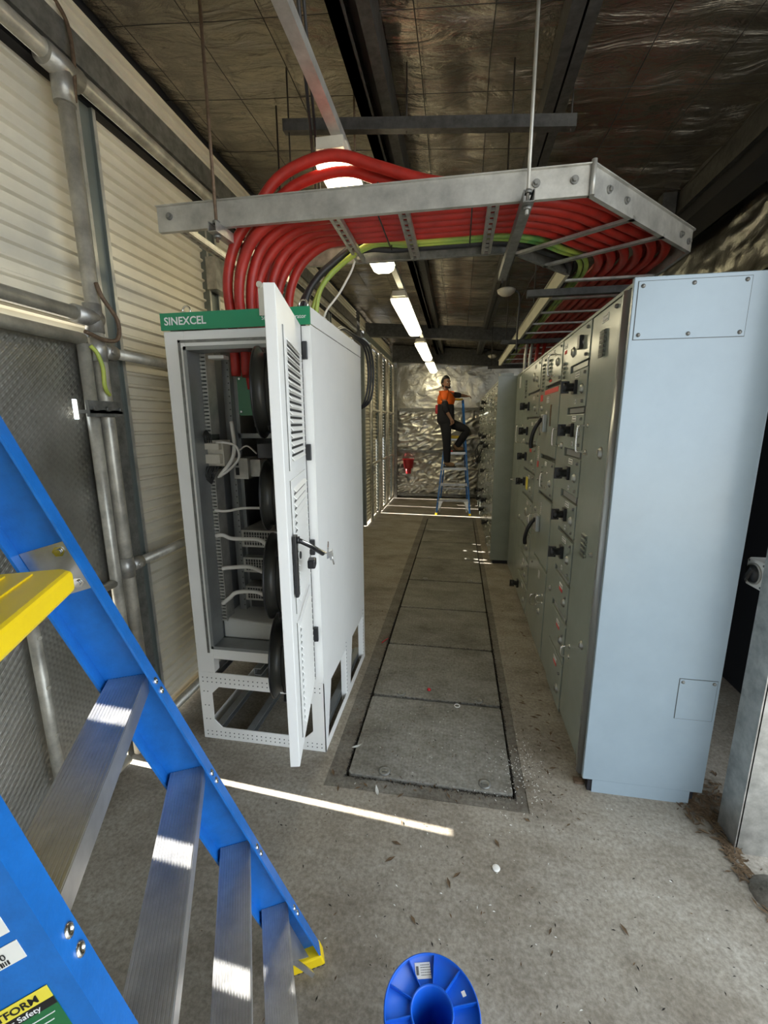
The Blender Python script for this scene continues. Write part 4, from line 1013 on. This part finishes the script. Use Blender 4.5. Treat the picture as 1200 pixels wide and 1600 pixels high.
# column B modules
MB().box(FXS+.012, FXS+.02, 2.448, 2.828, .02, 2.262).build('column_back', 'swdark', sb)
mods = [(2.075,2.262),(1.835,2.035),(1.600,1.795),(1.345,1.552),(1.105,1.298),(.852,1.080),(.618,.815),(.340,.572),(.022,.325)]
for i, (z0, z1) in enumerate(mods):
    m_ = face(2.452, 2.822, z0, z1, 'module_door', .004)
    fx = FXS-.004; zc = (z0+z1)/2
    if i == 0:
        MB().obox((fx-.012, 2.60, 2.175), (.02,.05,.07), (1,0,0), (0,1,0), (0,0,1)).build('catch', 'black', m_, bevel=.003)
        lock(m_, 2.59, 2.175, .014, fx); lock(m_, 2.775, 2.15, .022, fx); scr(m_, [(2.50,2.235),(2.50,2.10)], fx)
    elif i < 6:
        zk = z0+(z1-z0)*.55
        rotary(m_, 2.655, zk, .046, fx); plq(m_, 2.64, z1-.024, .085, .030, fx=fx); plq(m_, 2.64, z0+.03, .026, .026, fx=fx, lines=False)
        MB().box(fx-.003, fx-.0022, 2.634, 2.646, z0+.024, z0+.036).build('label_mark', 'swdark', m_)
        lock(m_, 2.53, zk-.015, .020, fx); scr(m_, [(2.49, z1-.025), (2.50, z0+.028)], fx)
    else:
        zl = z1-.055
        plq(m_, 2.62, zl+.012, .075, .026, fx=fx); MB().box(fx-.0022, fx-.0002, 2.583, 2.657, zl-.022, zl-.002).build('warning_label', 'redl', m_)
        lock(m_, 2.53, zl-.06 if i < 8 else .13, .022, fx); scr(m_, [(2.50, zl-.02)], fx)
    if i > 0 and mods[i-1][0]-z1 > .03:
        MB().box(FXS+.006, FXS+.012, 2.50, 2.79, z1+.008, mods[i-1][0]-.006).build('gap_channel', 'corner', sb)
# column C narrow louvred door
C_ = face(2.832, 3.052, .03, 2.262)
plq(C_, 2.99, 2.215, .07, .024); plq(C_, 2.985, 2.18, .055, .02, 'redl'); louv(C_, 2.985, 2.03, 2.11, 4, .06); loop(C_, 2.98, 1.60, 1.715); lock(C_, 2.90, 1.607, .016); lock(C_, 2.91, .642, .016); lock(C_, 2.95, .90, .020)
# column D
D1 = face(3.062, 3.572, 2.02, 2.262, 'door', .004)
louv(D1, 3.42, 2.06, 2.19, 6, .07, FXS-.004); loop(D1, 3.27, 2.07, 2.21, FXS-.004); lock(D1, 3.18, 2.15, .022, FXS-.004); plq(D1, 3.33, 2.235, .06, .02, fx=FXS-.004); plq(D1, 3.38, 2.045, .08, .016, 'redl', FXS-.004); scr(D1, [(3.1,2.24),(3.1,2.04)])
D2 = face(3.062, 3.572, 1.51, 1.995, 'door', .004)
fx = FXS-.004
MB().box(fx-.0022, fx-.0002, 3.10, 3.56, 1.955, 1.988).build('red_strip', 'redl', D2)
plq(D2, 3.42, 1.915, .09, .045, fx=fx); plq(D2, 3.30, 1.80, .04, .15, 'leaf', fx, 'rating_plate', False); plq(D2, 3.45, 1.80, .05, .07, fx=fx)
def breaker_handle(par, y, z, fx):
    MB().box(fx-.03, fx, y-.055, y+.055, z-.02, z+.11).build('handle_base', 'corner', par, bevel=.006)
    MB().tube(catmull([(fx-.03,y,z+.08),(fx-.06,y-.01,z+.04),(fx-.085,y,z-.02),(fx-.095,y+.02,z-.09),(fx-.09,y+.03,z-.14)]), [.022]*6+[.017]*8+[.014]*20 if False else .016, 10).build('breaker_handle', 'black', par)
breaker_handle(D2, 3.46, 1.70, fx)
D3 = face(3.062, 3.572, 1.225, 1.480, 'door', .004); louv(D3, 3.45, 1.27, 1.42, 5, .05, fx); loop(D3, 3.27, 1.28, 1.39, fx); lock(D3, 3.16, 1.325, .020, fx); plq(D3, 3.34, 1.45, .06, .03, fx=fx); scr(D3, [(3.11,1.455),(3.11,1.25)], fx)
D4 = face(3.062, 3.572, .705, 1.195, 'door', .004); plq(D4, 3.40, 1.10, .04, .09, fx=fx); breaker_handle(D4, 3.46, .93, fx)
D5 = face(3.062, 3.572, .03, .685, 'door', .004); plq(D5, 3.30, .60, .05, .06, fx=fx); loop(D5, 3.34, .33, .42, fx); lock(D5, 3.22, .33, .018, fx); loop(D5, 3.12, .44, .50, fx)
# column E
E_ = face(3.582, 3.792, .03, 2.262)
louv(E_, 3.68, 2.00, 2.19, 8, .06); louv(E_, 3.68, 1.66, 1.80, 6, .05); plq(E_, 3.70, 1.94, .10, .05, 'redl'); lock(E_, 3.66, 1.86, .02)
plq(E_, 3.68, 1.50, .05, .12, 'paper'); plq(E_, 3.68, 1.42, .06, .05, 'redl'); lock(E_, 3.64, 1.05, .018); loop(E_, 3.66, .9, 1.0); scr(E_, [(3.62,2.22),(3.62,1.30),(3.62,.60)])
# column F modules
fm_ = [(2.02,2.262,0),(1.80,2.00,1),(1.565,1.78,1),(1.325,1.545,1),(1.085,1.305,1),(.80,1.065,0),(.53,.78,0),(.28,.51,0),(.03,.26,1)]
MB().box(FXS+.012, FXS+.02, 3.80, 4.41, .02, 2.262).build('column_back', 'swdark', sb)
for i, (z0, z1, k) in enumerate(fm_):
    m_ = face(3.802, 4.402, z0, z1, 'module_door', .004)
    if k: rotary(m_, 4.30, (z0+z1)/2, .046, FXS-.004)
    else: lock(m_, 4.1, (z0+z1)/2, .03, FXS-.004)
    plq(m_, 4.05, z1-.04, .08, .03, 'redl' if i == 3 else 'paper', FXS-.004); scr(m_, [(3.86, z1-.03), (3.86, z0+.03)]); lock(m_, 3.95, (z0+z1)/2-.03, .02, FXS-.004)
    if i == 4: plq(m_, 4.15, (z0+z1)/2, .10, .12, 'yellowl', FXS-.004, 'notice')
G_ = face(4.412, 4.752, .03, 2.262); louv(G_, 4.58, 2.0, 2.15, 6, .09); loop(G_, 4.66, 1.55, 1.72, s_=.06); lock(G_, 4.5, 1.57, .02); loop(G_, 4.7, 1.15, 1.16+.01, s_=.08); lock(G_, 4.5, .8, .02)
H_ = face(4.762, 5.295, .03, 2.262, 'blank_panel'); plq(H_, 5.02, 2.18, .10, .12)
for y_ in (2.447, 2.827, 3.057, 3.577, 3.797, 4.407, 4.757):
    MB().cyl((FXS+.006, y_, .04), (FXS+.006, y_, .055), .006, 8).build('hinge_pin', 'chrome', sb)

# ================================================================== FAR SWITCHBOARD
FX2 = .45
fb2 = thing('switchboard', (.8, 7.5, 0), 'distant switchboard behind the long one, its tall plain end panel facing the aisle mouth', 'switchboard')
MB().box(FX2+.015, 1.16, 5.37, 9.55, .04, 2.22).build('carcass', 'swdark', fb2)
MB().box(FX2-.005, 1.16, 5.345, 5.37, .045, 2.285).build('end_panel', 'swgrey', fb2, bevel=.003)
MB().box(FX2+.03, 1.12, 5.36, 9.5, 0, .044).build('plinth', 'steelb', fb2)
MB().box(FX2+.02, .62, 5.36, 5.50, 2.285, 2.315).build('top_cap', 'swgrey', fb2)
MB().box(FX2, 1.16, 5.37, 9.56, 2.22, 2.235).build('top_plate', 'swgrey', fb2)
y = 5.38; r2 = random.Random(5)
for ci, w_ in enumerate((.42, .36, .55, .40, .60, .42, .55, .50)):
    if y+w_ > 9.56: w_ = 9.55-y
    zs = [.05, .42, .82, 1.22, 1.62, 1.95, 2.215] if ci % 2 == 0 else [.05, .72, 1.30, 1.78, 2.215]
    for z0, z1 in zip(zs[:-1], zs[1:]):
        d_ = MB().box(FX2-.003, FX2+.014, y+.004, y+w_-.004, z0+.004, z1-.004).build('module_door', 'swgrey', fb2, bevel=.003)
        fx = FX2-.003; zc = (z0+z1)/2
        k = r2.random()
        if k < .35: rotary(d_, y+w_*.6, zc, .045, fx)
        elif k < .7: loop(d_, y+w_*.5, zc-.05, zc+.05, fx)
        lock(d_, y+w_*.3, zc, .022, fx); plq(d_, y+w_*.5, z1-.045, .08, .03, fx=fx, lines=False); scr(d_, [(y+.05, z1-.04), (y+.05, z0+.04)], fx)
    y += w_
tag(MB().tube(catmull([(.42,8.3,1.40),(.36,8.25,1.30),(.40,8.2,1.12),(.34,8.05,1.06),(.40,7.9,1.20),(.43,7.8,1.30)]), .014, 8).tube(catmull([(.42,8.4,1.38),(.33,8.3,1.22),(.38,8.15,1.02),(.42,8.0,1.15)]), .012, 8).build('hanging_cord', 'blackc'), 'bundle of dark cord hanging on the far switchboard doors', 'cord')
# conduits rising behind
for k, (x_, y_) in enumerate(((.56, 5.20), (.60, 5.24), (.64, 5.28))):
    pass
for k, (x_, y_, lab) in enumerate(((.70, 5.10, 'grey conduit rising from the switchboard end, nearest the aisle'), (.76, 5.16, 'grey conduit rising beside the first one at the switchboard end'), (.83, 5.20, 'red cable riser at the far end of the near switchboard'), (.90, 5.22, 'second red cable riser at the far end of the near switchboard'))):
    tag(MB().tube(catmull([(x_, y_, 2.286), (x_, y_, 2.45), (x_+.02, y_+.02, 2.60), (x_+.06, y_+.1, 2.72)]), .018, 10).build('conduit' if k < 2 else 'cable_riser', 'galvl' if k < 2 else 'red'), lab, 'conduit' if k < 2 else 'cable')

# ================================================================== PLATFORM LADDERS
LEAN, TAP = .312, .103
def half(z): return .239+TAP*(1.197-z)
def make_ladder(label, origin, rotz, full=True):
    t = thing('platform_ladder', origin, label, 'ladder', org=(0,0,0)); t.rotation_euler = (0, 0, rotz)
    TOP = 2.20
    for s_ in (-1, 1):
        def P(z): return (s_*half(z), LEAN*z, z)
        poly = [(.040,-.018),(.040,.088),(.002,.088),(.002,.083),(.034,.083),(.034,-.013),(.0,-.013),(.0,-.018)]
        poly = [(s_*a, b) for a, b in poly]
        a, b = Vector(P(.03)), Vector(P(TOP))
        MB().extr(poly, a, (1,0,0), (0,1,0), b-a).build('front_rail', 'blue', t)
        # foot
        f0 = Vector(P(0))
        MB().extr([(s_*.046,-.018),(s_*.046,.095),(-s_*.006,.095),(-s_*.006,-.018)], f0+Vector((0,0,.0)), (1,0,0), (0,1,0), (-s_*.003,.012,.045)).build('foot', 'yellow', t, bevel=.005)
        tm = MB()
        for k in range(7): tm.box(f0.x-.006 if s_ > 0 else f0.x-.046, f0.x+.046 if s_ > 0 else f0.x+.006, -.014+k*.016, -.006+k*.016, -.001, .006)
        tm.build('foot_tread', 'rubber', t)
        # gusset to lowest step
        MB().add([(s_*(half(.30)-.004), LEAN*.30, .275), (s_*(half(.30)-.10), LEAN*.30, .262), (s_*(half(.08)-.005), LEAN*.08+.01, .07), (s_*(half(.30)-.004), LEAN*.30+.02, .275), (s_*(half(.30)-.10), LEAN*.30+.02, .262), (s_*(half(.08)-.005), LEAN*.08+.03, .07)],
                 [(0,1,2),(3,5,4),(0,3,4,1),(1,4,5,2),(2,5,3,0)]).build('gusset', 'alu', t)
        MB().bar((s_*(half(.05)-.05), .03, .06), (s_*(half(.28)-.07), .12, .26), .012, .012).build('foot_brace', 'alu', t)
        # rivets on front flange
        for k in range(1, 5):
            z = k*.298
            for q, dz in ((-.018, -.012), (-.018, -.040)):
                p = Vector((s_*(half(z+dz)+.016), LEAN*(z+dz)-.018, z+dz))
                MB().lathe([(.0085,0),(.0085,.002),(.004,.004),(.0035,.0015),(0,.0015)], p, (0,-1,.30), n=12).build('rivet', 'chrome', t)
        # rear leg
        ra, rb = Vector((s_*(half(1.46)-.005), LEAN*1.49+.36, 1.46)), Vector((s_*(half(0)+.0), 1.26, .02))
        poly2 = [(s_*a_, b_) for a_, b_ in [(.004,0),(.004,.055),(-.026,.055),(-.026,.051),(0,.051),(0,.004),(-.026,.004),(-.026,0)]]
        MB().extr(poly2, rb, (1,0,0), (0,1,0), ra-rb).build('rear_leg', 'blue', t)
        MB().box(rb.x-.03, rb.x+.03, 1.25, 1.33, 0, .04).build('rear_foot', 'yellow', t, bevel=.005)
        # guard rail uprights and loop
        MB().tube(catmull([(s_*(half(1.46)-.015), LEAN*1.49+.36, 1.47), (s_*(half(1.9)), LEAN*1.49+.38, 1.85), (s_*half(2.15), LEAN*1.49+.36, 2.16)]), .014, 10).build('guard_post', 'blue', t)
        MB().bar((s_*half(2.17), LEAN*2.17+.08, 2.17), (s_*half(2.15), LEAN*1.49+.37, 2.16), .03, .03).build('guard_rail', 'blue', t)
        # platform bracket plate on the web
        xw = s_*(half(1.47)-.006)
        def Q(y_, z_): return (s_*(half(z_)+.0335), LEAN*z_+y_, z_)
        v8 = [Q(.000,1.420), Q(.082,1.402), Q(.082,1.505), Q(.000,1.525)]
        vin = [(a_-s_*.004, b_, c_) for a_, b_, c_ in v8]
        MB().add(list(v8)+vin, [(0,1,2,3),(4,7,6,5),(0,4,5,1),(1,5,6,2),(2,6,7,3),(3,7,4,0)]).build('bracket_plate', 'alu', t)
        for (y_, z_) in ((.016,1.435),(.016,1.505)):
            p = Vector(Q(y_, z_)); MB().cyl(p-Vector((s_*.004,0,0)), p-Vector((s_*.007,0,0)), .011, 6).cyl(p-Vector((s_*.007,0,0)), p-Vector((s_*.014,0,0)), .006, 8).build('bolt', 'chrome', t)
    for k in range(1, 5):
        z = k*.298; h_ = half(z)+.0325; y0 = LEAN*z-.003
        prof = [(0,-.045),(0,0)]
        n_ = 13; wd = .078
        for q in range(n_):
            a = .001+wd*q/n_
            prof += [(a,0),(a+wd/n_*.15,.0011),(a+wd/n_*.75,.0011),(a+wd/n_*.88,0)]
        prof += [(wd,0),(wd,-.045),(wd-.004,-.045),(wd-.004,-.006),(.004,-.006),(.004,-.045)]
        S_ = MB().extr(prof, (-h_, y0, z), (0,1,0), (0,0,1), (2*h_,0,0)).build('step', 'alu', t)
        MB().box(-h_+.06, h_-.06, y0+.030, y0+.045, z-.02, z-.008).build('step_stiffener', 'alu', t)
    # platform
    zp = 1.492; xh = half(zp)-.045; y0 = LEAN*zp-.030; y1 = y0+.42
    pm = MB().extr([(-xh+.02,0),(xh-.02,0),(xh,.02),(xh,y1-y0-.02),(xh-.02,y1-y0),(-xh+.02,y1-y0),(-xh,y1-y0-.02),(-xh,.02)], (0,y0,zp-.042), (1,0,0), (0,1,0), (0,0,.042))
    pm.build('platform', 'yellow', t, bevel=.008)
    rm = MB()
    for k in range(9): rm.box(-xh+.03, xh-.03, y0+.055+k*.04, y0+.062+k*.04, zp, zp+.003)
    rm.build('platform_ridge', 'yellow', t)
    MB().box(-half(zp)-.028, half(zp)+.028, y0+.05, y0+.08, zp-.075, zp-.044).box(-half(zp)+.004, half(zp)-.004, y1-.05, y1-.02, zp-.075, zp-.044).build('platform_support', 'alu', t)
    MB().extr(rrect(-half(2.2)-.02, half(2.2)+.02, 0, .14, .02), (0, LEAN*2.17-.02, 2.19), (1,0,0), (0,1,0), (0,0,.035)).build('top_cap', 'yellow', t, bevel=.006)
    for z in (.35, .9):
        f_ = z/1.46; yr = 1.26+(LEAN*1.49+.36-1.26)*f_+.02; xr = half(0)+(half(1.46)-half(0))*f_
        MB().box(-xr, xr, yr, yr+.02, z-.015, z+.015).build('rear_brace', 'alu', t)
    return t
ang = math.atan2(.889, -.459)
L1 = make_ladder('large blue platform ladder in the left foreground with ribbed aluminium steps', (-.232, .706, 0), ang)
L2 = make_ladder('distant blue platform ladder the worker stands on near the far wall', (-.05, 8.19, 0), 0)
L2.scale = (.84, 1, 1)
# stickers on the near rail's outer web (local x < 0 side, facing -x)
def web_frame(z, y_):   # lettering frame on the outer web of the camera-side rail
    o = Vector((-half(z)-.0403, LEAN*z+y_, z))
    zdir = Vector((TAP, LEAN, 1)).normalized(); ydir = Vector((0,1,0)); ydir = (ydir-zdir*ydir.dot(zdir)).normalized()
    return o, ydir, zdir
_o, _yd, _zd = web_frame(1.150, .006)
_n = _yd.cross(_zd); _n = -_n if _n.x > 0 else _n
_xr = -_yd                      # reading direction of the stickers
def wpt(du, dv_, off=0.0): return _o+_xr*du+_zd*dv_+_n*(.0004+off)      # du <= 0 runs back from the sticker's right edge
def card(du0, du1, dv0, dv1, m, nm, off=0.0):
    return MB().obox(wpt((du0+du1)/2, (dv0+dv1)/2, off), (abs(du1-du0), abs(dv1-dv0), .0006), _xr, _zd, _n).build(nm, m, L1)
def wtext(t_, size, du, dv_, m, off=.0012, bold=0.0): return text(t_, size, frame(wpt(du, dv_, off), _xr, _zd), m, L1, thick=.0002, bold=bold)
card(-.078, 0, -.115, 0, 'greenl', 'safety_label'); card(-.078, 0, -.015, .001, 'yellowl', 'safety_label_band', .0005); card(-.078, 0, -.025, -.015, 'black', 'safety_label_band', .0005)
wtext('PLATFORM', .0125, -.0735, -.0118, 'black', .0012, .0002); wtext('Ladder Safety', .0095, -.0665, -.0232, 'letter', .0012)
for k in range(8): card(-.048, -.006-.004*(k % 3), -.034-k*.008, -.0330-k*.008, 'letter', 'fine_print', .0006)
card(-.074, -.054, -.055, -.030, 'letter', 'pictogram', .0006)
card(-.072, -.001, .044, .068, 'paper', 'price_label'); wtext('175.90', .0105, -.044, .0535, 'black', .0012)
for k in range(16): card(-.050+k*.0022, -.050+k*.0022+(.0008 if k % 3 else .0014), .046, .0515, 'black', 'barcode_bar', .0006)
card(-.072, -.002, .080, .102, 'paper', 'white_label')

# ================================================================== SPOOL
sp = thing('cable_spool', (-.022, .808, 0), 'empty blue plastic cable spool standing upright on the concrete in the foreground', 'spool')
SC = (-.022, .808, 0)
MB().lathe([(.052,.0),(.058,.0),(.118,.004),(.122,.0),(.122,.022),(.118,.022),(.118,.010),(.052,.012)], SC, n=48).build('lower_flange', 'blued', sp)
MB().lathe([(.050,.004),(.050,.296),(.0535,.299),(.056,.296),(.056,.004)], SC, n=40).build('barrel', 'blued', sp)
MB().lathe([(.054,.286),(.118,.286),(.118,.299),(.1195,.3005),(.122,.299),(.122,.278),(.054,.278)], SC, n=56).build('upper_flange', 'blued', sp)
for k in range(10):
    a = 2*PI*k/10+PI/2; u = Vector((math.cos(a), math.sin(a), 0)); v = Vector((-u.y, u.x, 0))
    MB().obox(Vector(SC)+u*.087+Vector((0,0,.2915)), (.064, .0022, .012), u, v, (0,0,1)).build('rib', 'blued', sp)
def flange_card(cx, cy, w_, h_, rot, m, nm, par, z=.2868):
    u = Vector((math.cos(rot), math.sin(rot), 0)); v = Vector((-u.y, u.x, 0)); c = Vector((cx, cy, z))
    return MB().obox(c, (w_, h_, .0006), u, v, (0,0,1)).build(nm, m, par), u, v, c
_, u, v, c = flange_card(-.051, .893, .042, .036, .22, 'paper', 'barcode_label', sp)
pb = MB()
for k in range(14): pb.obox(c-u*.0150+v*(-.009+k*.0014)+Vector((0,0,.0005)), (.007, .0007 if k % 3 else .0011, .0004), u, v, (0,0,1))
for k in range(5):
    x_ = -.006
    while x_ < .019:
        l_ = rnd.uniform(.0015, .004); pb.obox(c+u*(x_+l_/2)+v*(.012-k*.0055)+Vector((0,0,.0005)), (l_, .0013, .0004), u, v, (0,0,1)); x_ += l_+.0012
pb.build('label_print', 'black', sp, kind='stuff')
flange_card(.058, .862, .010, .012, .5, 'paper', 'torn_sticker', sp)
flange_card(.060, .775, .018, .018, .4, 'paper', 'torn_sticker', sp)

# ================================================================== WORKER
def skin(name, chains, m, parent, sub=2, extra=None, root=0):
    """chains: list of [(point, radius), ...]; equal points merge"""
    idx, V, Rr, E_ = {}, [], [], []
    for ch in chains:
        prev = None
        for p, r in ch:
            key = tuple(round(c_, 4) for c_ in p)
            if key not in idx: idx[key] = len(V); V.append(p); Rr.append(r)
            i = idx[key]
            if prev is not None and prev != i: E_.append((prev, i))
            prev = i
    me = bpy.data.meshes.new(name); me.from_pydata(V, E_, [])
    ob = bpy.data.objects.new(name+'_tmp', me); COL.objects.link(ob)
    ob.modifiers.new('s', 'SKIN')
    sl = me.skin_vertices[0].data if me.skin_vertices else None
    if sl is None:
        bm = bmesh.new(); bm.from_mesh(me); bm.verts.layers.skin.verify(); bm.to_mesh(me); bm.free(); sl = me.skin_vertices[0].data
    for i, r in enumerate(Rr):
        rr = r if isinstance(r, tuple) else (r, r)
        sl[i].radius = rr; sl[i].use_root = (i == root)
    sb_ = ob.modifiers.new('ss', 'SUBSURF'); sb_.levels = sub; sb_.render_levels = sub
    bpy.context.view_layer.update()
    out = bpy.data.meshes.new_from_object(ob.evaluated_get(bpy.context.evaluated_depsgraph_get()))
    bpy.data.objects.remove(ob)
    if extra:
        bm = bmesh.new(); bm.from_mesh(out)
        tmp = bpy.data.meshes.new('x'); tmp.from_pydata([tuple(p) for p in extra.v], [], extra.f); bm.from_mesh(tmp)
        bmesh.ops.recalc_face_normals(bm, faces=bm.faces); bm.to_mesh(out); bm.free()
    off = ORG[parent.name]; out.transform(Matrix.Translation(-off))
    for p_ in out.polygons: p_.use_smooth = True
    out.materials.clear(); out.materials.append(M[m]); out.name = name
    o2 = bpy.data.objects.new(name, out); COL.objects.link(o2); o2.parent = parent; ORG[o2.name] = off
    return o2
wk = thing('person', (-.16, 8.52, .894), 'worker in orange and navy workwear standing on the distant ladder, one knee raised, looking back', 'person')
hip = (-.235, 8.53, 1.80); chest = (-.245, 8.51, 2.16); upch = (-.245, 8.51, 2.26); nk = (-.262, 8.51, 2.37); hd = (-.255, 8.50, 2.45)
nsh = (-.28, 8.37, 2.275); nel = (-.245, 8.33, 2.01); nwr = (-.145, 8.33, 1.84); nha = (-.115, 8.33, 1.785)
fsh = (-.20, 8.65, 2.29); fel = (.00, 8.68, 2.275); fwr = (.125, 8.74, 2.262); fha = (.170, 8.76, 2.258)
nhp = (-.235, 8.46, 1.77); nkn = (-.205, 8.46, 1.36); nan = (-.195, 8.50, .985)
fhp = (-.215, 8.61, 1.77); fkn = (.190, 8.60, 1.615); fan_ = (-.030, 8.64, 1.285)
def lerp(a, b, t): return tuple(a[i]+(b[i]-a[i])*t for i in range(3))
def fingers(w_, h_, d1, spread, curl):
    chs = []
    d = Vector(d1).normalized(); s_ = Vector(spread).normalized(); c_ = Vector(curl).normalized(); base = Vector(h_)
    for k, (o_, L_) in enumerate(((-.030,.060),(-.010,.070),(.011,.066),(.030,.052))):
        p0 = base+s_*o_; p1 = p0+d*.030; p2 = p1+(d+c_*.8).normalized()*L_*.45; p3 = p2+(d*.3+c_).normalized()*L_*.4
        chs.append([(tuple(base), .022), (tuple(p0), .011), (tuple(p1), .010), (tuple(p2), .009), (tuple(p3), .008)])
    th = Vector(w_)+(Vector(h_)-Vector(w_))*.35
    chs.append([(tuple(th), .020), (tuple(th-s_*.035+d*.015), .012), (tuple(th-s_*.045+d*.045+c_*.012), .010)])
    return chs
hx_ = MB()
fv = Vector((.62, -.78, -.05)).normalized()    # where the face points
rt = Vector((0,0,1)).cross(fv).normalized(); H0 = Vector((-.250, 8.50, 2.495))
hb = MB().ball((0,0,0), 1.0, 24)
for p in hb.v:
    q = Vector(p); f_ = q.dot(Vector((0,1,0))) 
    x_, y_, z_ = q.x*.076, q.y*.094, q.z*.122
    if z_ < -.02: x_ *= 1-.30*(-z_-.02)/.1; y_ = y_*(1-.12*(-z_-.02)/.1)+.010
    p.xyz = H0+rt*x_+fv*y_+Vector((0,0,z_))
hx_.add(hb.v, hb.f, True)
nose = MB().ball((0,0,0), 1.0, 10)
for p in nose.v: p.xyz = H0+rt*(p.x*.013)+fv*(.096+p.y*.018)+Vector((0,0,-.018+p.z*.026))
hx_.add(nose.v, nose.f, True)
for s_ in (-1, 1):
    e_ = MB().ball((0,0,0), 1.0, 10)
    for p in e_.v: p.xyz = H0+rt*(s_*.076+p.x*.010)+fv*(-.005+p.y*.018)+Vector((0,0,-.01+p.z*.030))
    hx_.add(e_.v, e_.f, True)
mo = MB().ball((0,0,0), 1.0, 10)
for p in mo.v: p.xyz = H0+rt*(p.x*.024)+fv*(.093+p.y*.008)+Vector((0,0,-.062+p.z*.009))
hx_.add(mo.v, mo.f, True)
body = [[(hip,.125),(lerp(hip,chest,.5),.12),(chest,.135),(upch,.12),(nk,.052),(tuple(H0+Vector((0,0,-.03))),.06)],
        [(upch,.12),(nsh,.058),(lerp(nsh,nel,.5),.048),(nel,.040),(lerp(nel,nwr,.5),.036),(nwr,.027),(nha,.030)],
        [(upch,.12),(fsh,.058),(lerp(fsh,fel,.5),.048),(fel,.040),(lerp(fel,fwr,.5),.036),(fwr,.027),(fha,.030)],
        [(hip,.125),(nhp,.092),(lerp(nhp,nkn,.5),.074),(nkn,.054),(lerp(nkn,nan,.4),.055),(nan,.036),(tuple(Vector(nan)+Vector((.10,-.01,-.055))),.030)],
        [(hip,.125),(fhp,.092),(lerp(fhp,fkn,.5),.078),(fkn,.056),(lerp(fkn,fan_,.4),.055),(fan_,.036),(tuple(Vector(fan_)+Vector((.10,-.01,-.055))),.030)]]
body += fingers(nwr, nha, (.35,0,-1), (.8,-.3,.3), (-.7,.4,-.2)) + fingers(fwr, fha, (1,0,.05), (0,1,.1), (0,-.1,-1))
skin('body', body, 'skin', wk, 2, hx_)
# eyes, brows, hair, moustache and beard
for s_ in (-1, 1):
    MB().ball(H0+rt*s_*.030+fv*.083+Vector((0,0,.008)), .011, 10).build('eye', 'letter', wk)
    MB().ball(H0+rt*s_*.030+fv*.0915+Vector((0,0,.008)), .0055, 8).build('iris', 'black', wk)
    MB().obox(H0+rt*s_*.030+fv*.094+Vector((0,0,.030)), (.034,.006,.008), rt, fv, (0,0,1)).build('eyebrow', 'hair', wk)
hr = MB().ball((0,0,0), 1.0, 26)
vv_ = []
for p in hr.v:
    x_, y_, z_ = p.x*.086, p.y*.104, p.z*.132
    f_ = p.y
    if f_ > .25 and p.z < .52: x_ *= .80; y_ = min(y_*.80, .060); 
    if p.z < -.35: z_ = max(z_, -.085); x_ *= .86
    p.xyz = H0+rt*x_+fv*(y_-.008)+Vector((0,0,z_+.010))
hr.build('hair', 'hair', wk)
mb_ = MB()
for a in range(-4, 5):
    th_ = a*.22; mb_.ball(H0+rt*math.sin(th_)*.062+fv*(math.cos(th_)*.086+.002)+Vector((0,0,-.078-.012*math.cos(th_*2))), .019, 8)
mb_.ball(H0+fv*.099+Vector((0,0,-.047)), .012, 8, (1.9,.8,.6))
mb_.build('beard', 'hair', wk)
# clothes
skin('trousers', [[((hip[0],hip[1],2.0),.16),((hip[0],hip[1],1.90),.17),(hip,.172),(nhp,.125),(lerp(nhp,nkn,.5),.104),(nkn,.084),(lerp(nkn,nan,.5),.080),(lerp(nkn,nan,.90),.070),(lerp(nkn,nan,1.02),.066)],
                  [(hip,.150),(fhp,.108),(lerp(fhp,fkn,.5),.098),(fkn,.084),(lerp(fkn,fan_,.5),.078),(lerp(fkn,fan_,.88),.070),(lerp(fkn,fan_,1.0),.066)]], 'navy', wk)
skin('shirt', [[((hip[0]-.005,hip[1],1.70),.17),((-.24,8.52,1.80),.185),((-.245,8.515,1.95),.180),((-.25,8.515,2.06),.180),((-.25,8.515,2.14),.17)]], 'navy', wk)
skin('long_sleeve', [[(lerp(nsh,nel,.40),.070),(nel,.060),(lerp(nel,nwr,.50),.050)]], 'navy', wk)
skin('long_sleeve', [[(lerp(fsh,fel,.30),.066),(fel,.058),(lerp(fel,fwr,.30),.050)]], 'navy', wk)
skin('vest_top', [[((-.248,8.515,2.05),.176),(chest,.180),(upch,.150),((nk[0],nk[1],nk[2]-.045),.068)],
                  [(upch,.150),(nsh,.086),(lerp(nsh,nel,.52),.080)], [(upch,.150),(fsh,.082),(lerp(fsh,fel,.45),.068)]], 'orange', wk, 2)
skin('collar', [[((nk[0],nk[1],nk[2]-.055),.078),((nk[0]+.005,nk[1],nk[2]-.005),.062)]], 'navy', wk, 2)
for a_, nm in ((nan, 'a'), (fan_, 'b')):
    A = Vector(a_)
    bt = MB(); sole_z = A.z-.088
    bt.extr([(-.060,0),(.165,0),(.185,.018),(.180,.022),(-.062,.022)], (A.x, A.y-.045, sole_z), (1,0,0), (0,0,1), (0,.09,0))
    bt.build('boot_sole', 'rubber', wk, bevel=.006)
    skin('boot', [[(tuple(A+Vector((-.005,0,.075))),.070),(tuple(A+Vector((-.008,0,-.005))),.068),(tuple(A+Vector((.03,0,-.030))),.058),(tuple(A+Vector((.10,0,-.038))),.052),(tuple(A+Vector((.16,0,-.044))),.040)]], 'boot', wk)
tag(MB().extr(rrect(0,.11,0,.17,.015), (-.44, 8.44, 1.925), (.9,.1,0), (0,0,1), (.02,.13,0)).build('tool_pouch', 'bucket', None, bevel=.006), 'red pouch hanging at the back of the worker', 'pouch')
